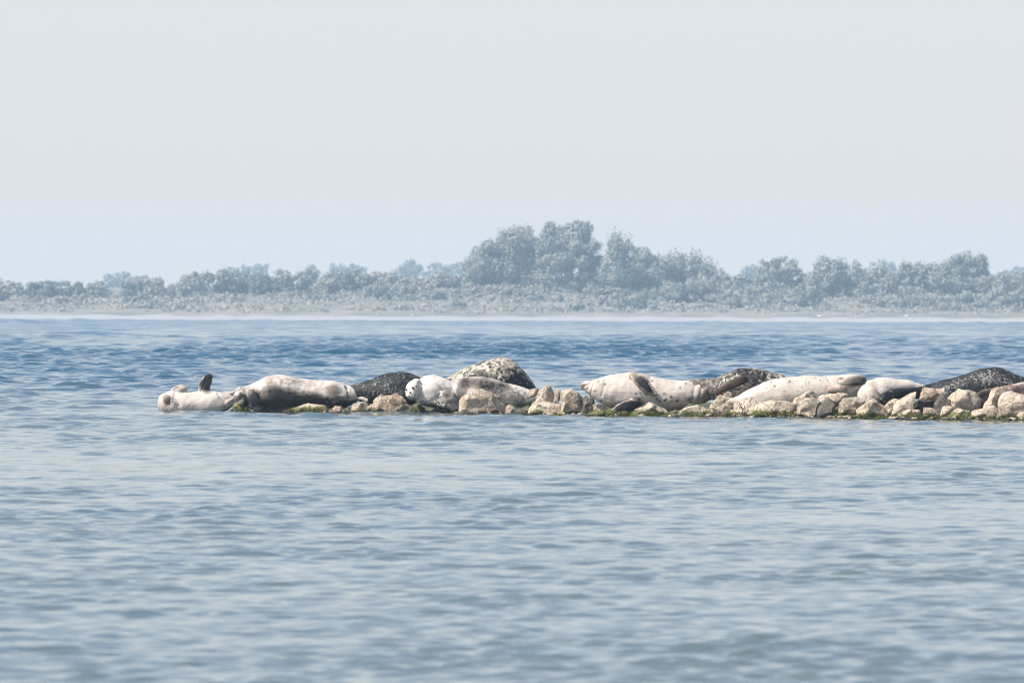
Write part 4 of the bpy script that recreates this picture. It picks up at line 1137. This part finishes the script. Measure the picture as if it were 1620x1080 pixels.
# the wood goes on along the shore on both sides
_r = np.random.RandomState(4)
_l = [(x, _r.uniform(440, 452), _r.uniform(18, 30), _r.uniform(12, 20)) for x in list(range(-1000, -40, 26)) + list(range(1672, 2700, 26))]
_v, _f = crown_np(_l, 1402, 991, .6, .7)
tag(mesh_np("woodland", _v, _f, L_GREY, smooth=False), "dense grey green woodland running on along the shore", "woodland", kind="stuff")

# low scrub nobody could count
def scrub():
    rng = np.random.RandomState(77)
    V = []
    for _ in range(1500):
        px = rng.uniform(-120, 1740); Y = rng.uniform(1335, 1440)
        x = (px - 810) / F * Y
        z = float(ground_z(np.array([x]), np.array([Y]))[0])
        r = rng.uniform(.3, 1.0) 
        n = int(50 * r)
        u = rng.normal(size=(n, 3)); u[:, 2] = abs(u[:, 2]); u /= np.linalg.norm(u, axis=1, keepdims=True)
        p = np.array([x, Y, z]) + u * np.array([r * 1.6, r * 1.6, r * .8]) * rng.uniform(.6, 1.1, (n, 1))
        nn = u + rng.normal(size=(n, 3)) * .6; nn /= np.linalg.norm(nn, axis=1, keepdims=True)
        t = np.cross(nn, rng.normal(size=(n, 3))); t /= np.linalg.norm(t, axis=1, keepdims=True)
        b = np.cross(nn, t); s = rng.uniform(.08, .22, (n, 1))
        V.append(np.stack([p - t * s, p - b * s, p + t * s, p + b * s], 1).reshape(-1, 3))
    V = np.concatenate(V)
    o = mesh_np("scrub", V, np.arange(len(V)).reshape(-1, 4), L_PALE, smooth=False)
    tag(o, "low pale scrub and dry grass tufts covering the dunes", "scrub", kind="stuff")
scrub()

# white birds on the sand
BIRD = plain("white_feathers", (0.85, 0.85, 0.84), 0.7)
BEAK = plain("beak_horn", (0.5, 0.25, 0.05), 0.5)
def bird(label, px, py, size):
    Y = 1328.0
    k = F / Y
    s = size
    x = (px - 810) / F * Y
    z = float(ground_z(np.array([x]), np.array([Y]))[0])
    b = np.array(at(px, py, Y))
    V, Fc, off = [], [], 0
    def add(pts, r):
        nonlocal off
        pts = [np.array(p) * s for p in pts]
        A = [np.array([0, 1, 0])] * len(pts); B = [np.array([0, 0, 1])] * len(pts)
        v, f = ring_mesh(pts, A, B, [q * s for q in r], [q * s for q in r], 12)
        V.append(v); Fc.extend([[i + off for i in q] for q in f]); off += len(v)
    add([(-.62, 0, .36), (-.4, 0, .42), (-.1, 0, .46), (.2, 0, .5), (.36, 0, .58)], [.03, .12, .2, .18, .06])
    add([(.26, 0, .52), (.34, 0, .72), (.36, 0, .9), (.46, 0, .95), (.54, 0, .93)], [.1, .07, .08, .08, .03])
    v = np.concatenate(V)
    o = mesh_np("bird", v, Fc, BIRD)
    o.location = (x, Y, z)
    tag(o, label, "bird", "white birds on the far beach")
    V, Fc, off = [], [], 0
    add([(.52, 0, .93), (.6, 0, .92), (.68, 0, .9)], [.03, .02, .008])
    mesh_np("beak", np.concatenate(V), Fc, BEAK, o)
    for sy in (-.07, .07):
        V, Fc, off = [], [], 0
        pts = [np.array([0, sy, .3]) * s, np.array([.02, sy, .15]) * s, np.array([0, sy, -.02]) * s]
        v, f = ring_mesh(pts, [np.array([1, 0, 0])] * 3, [np.array([0, 1, 0])] * 3, [.03 * s] * 3, [.03 * s] * 3, 8)
        mesh_np("leg", v, [list(q) for q in f], BEAK, o)
bird("larger white bird on the sand below the left edge of the bulky tree", 1297, 497, .65)
bird("small white bird on the sand right of the bulky tree", 1434, 499, .55)
bird("tiny white bird on the sand below the lone round bush", 596, 497, .4)
bird("tiny white bird on the sand right of the lone round bush", 652, 497, .4)
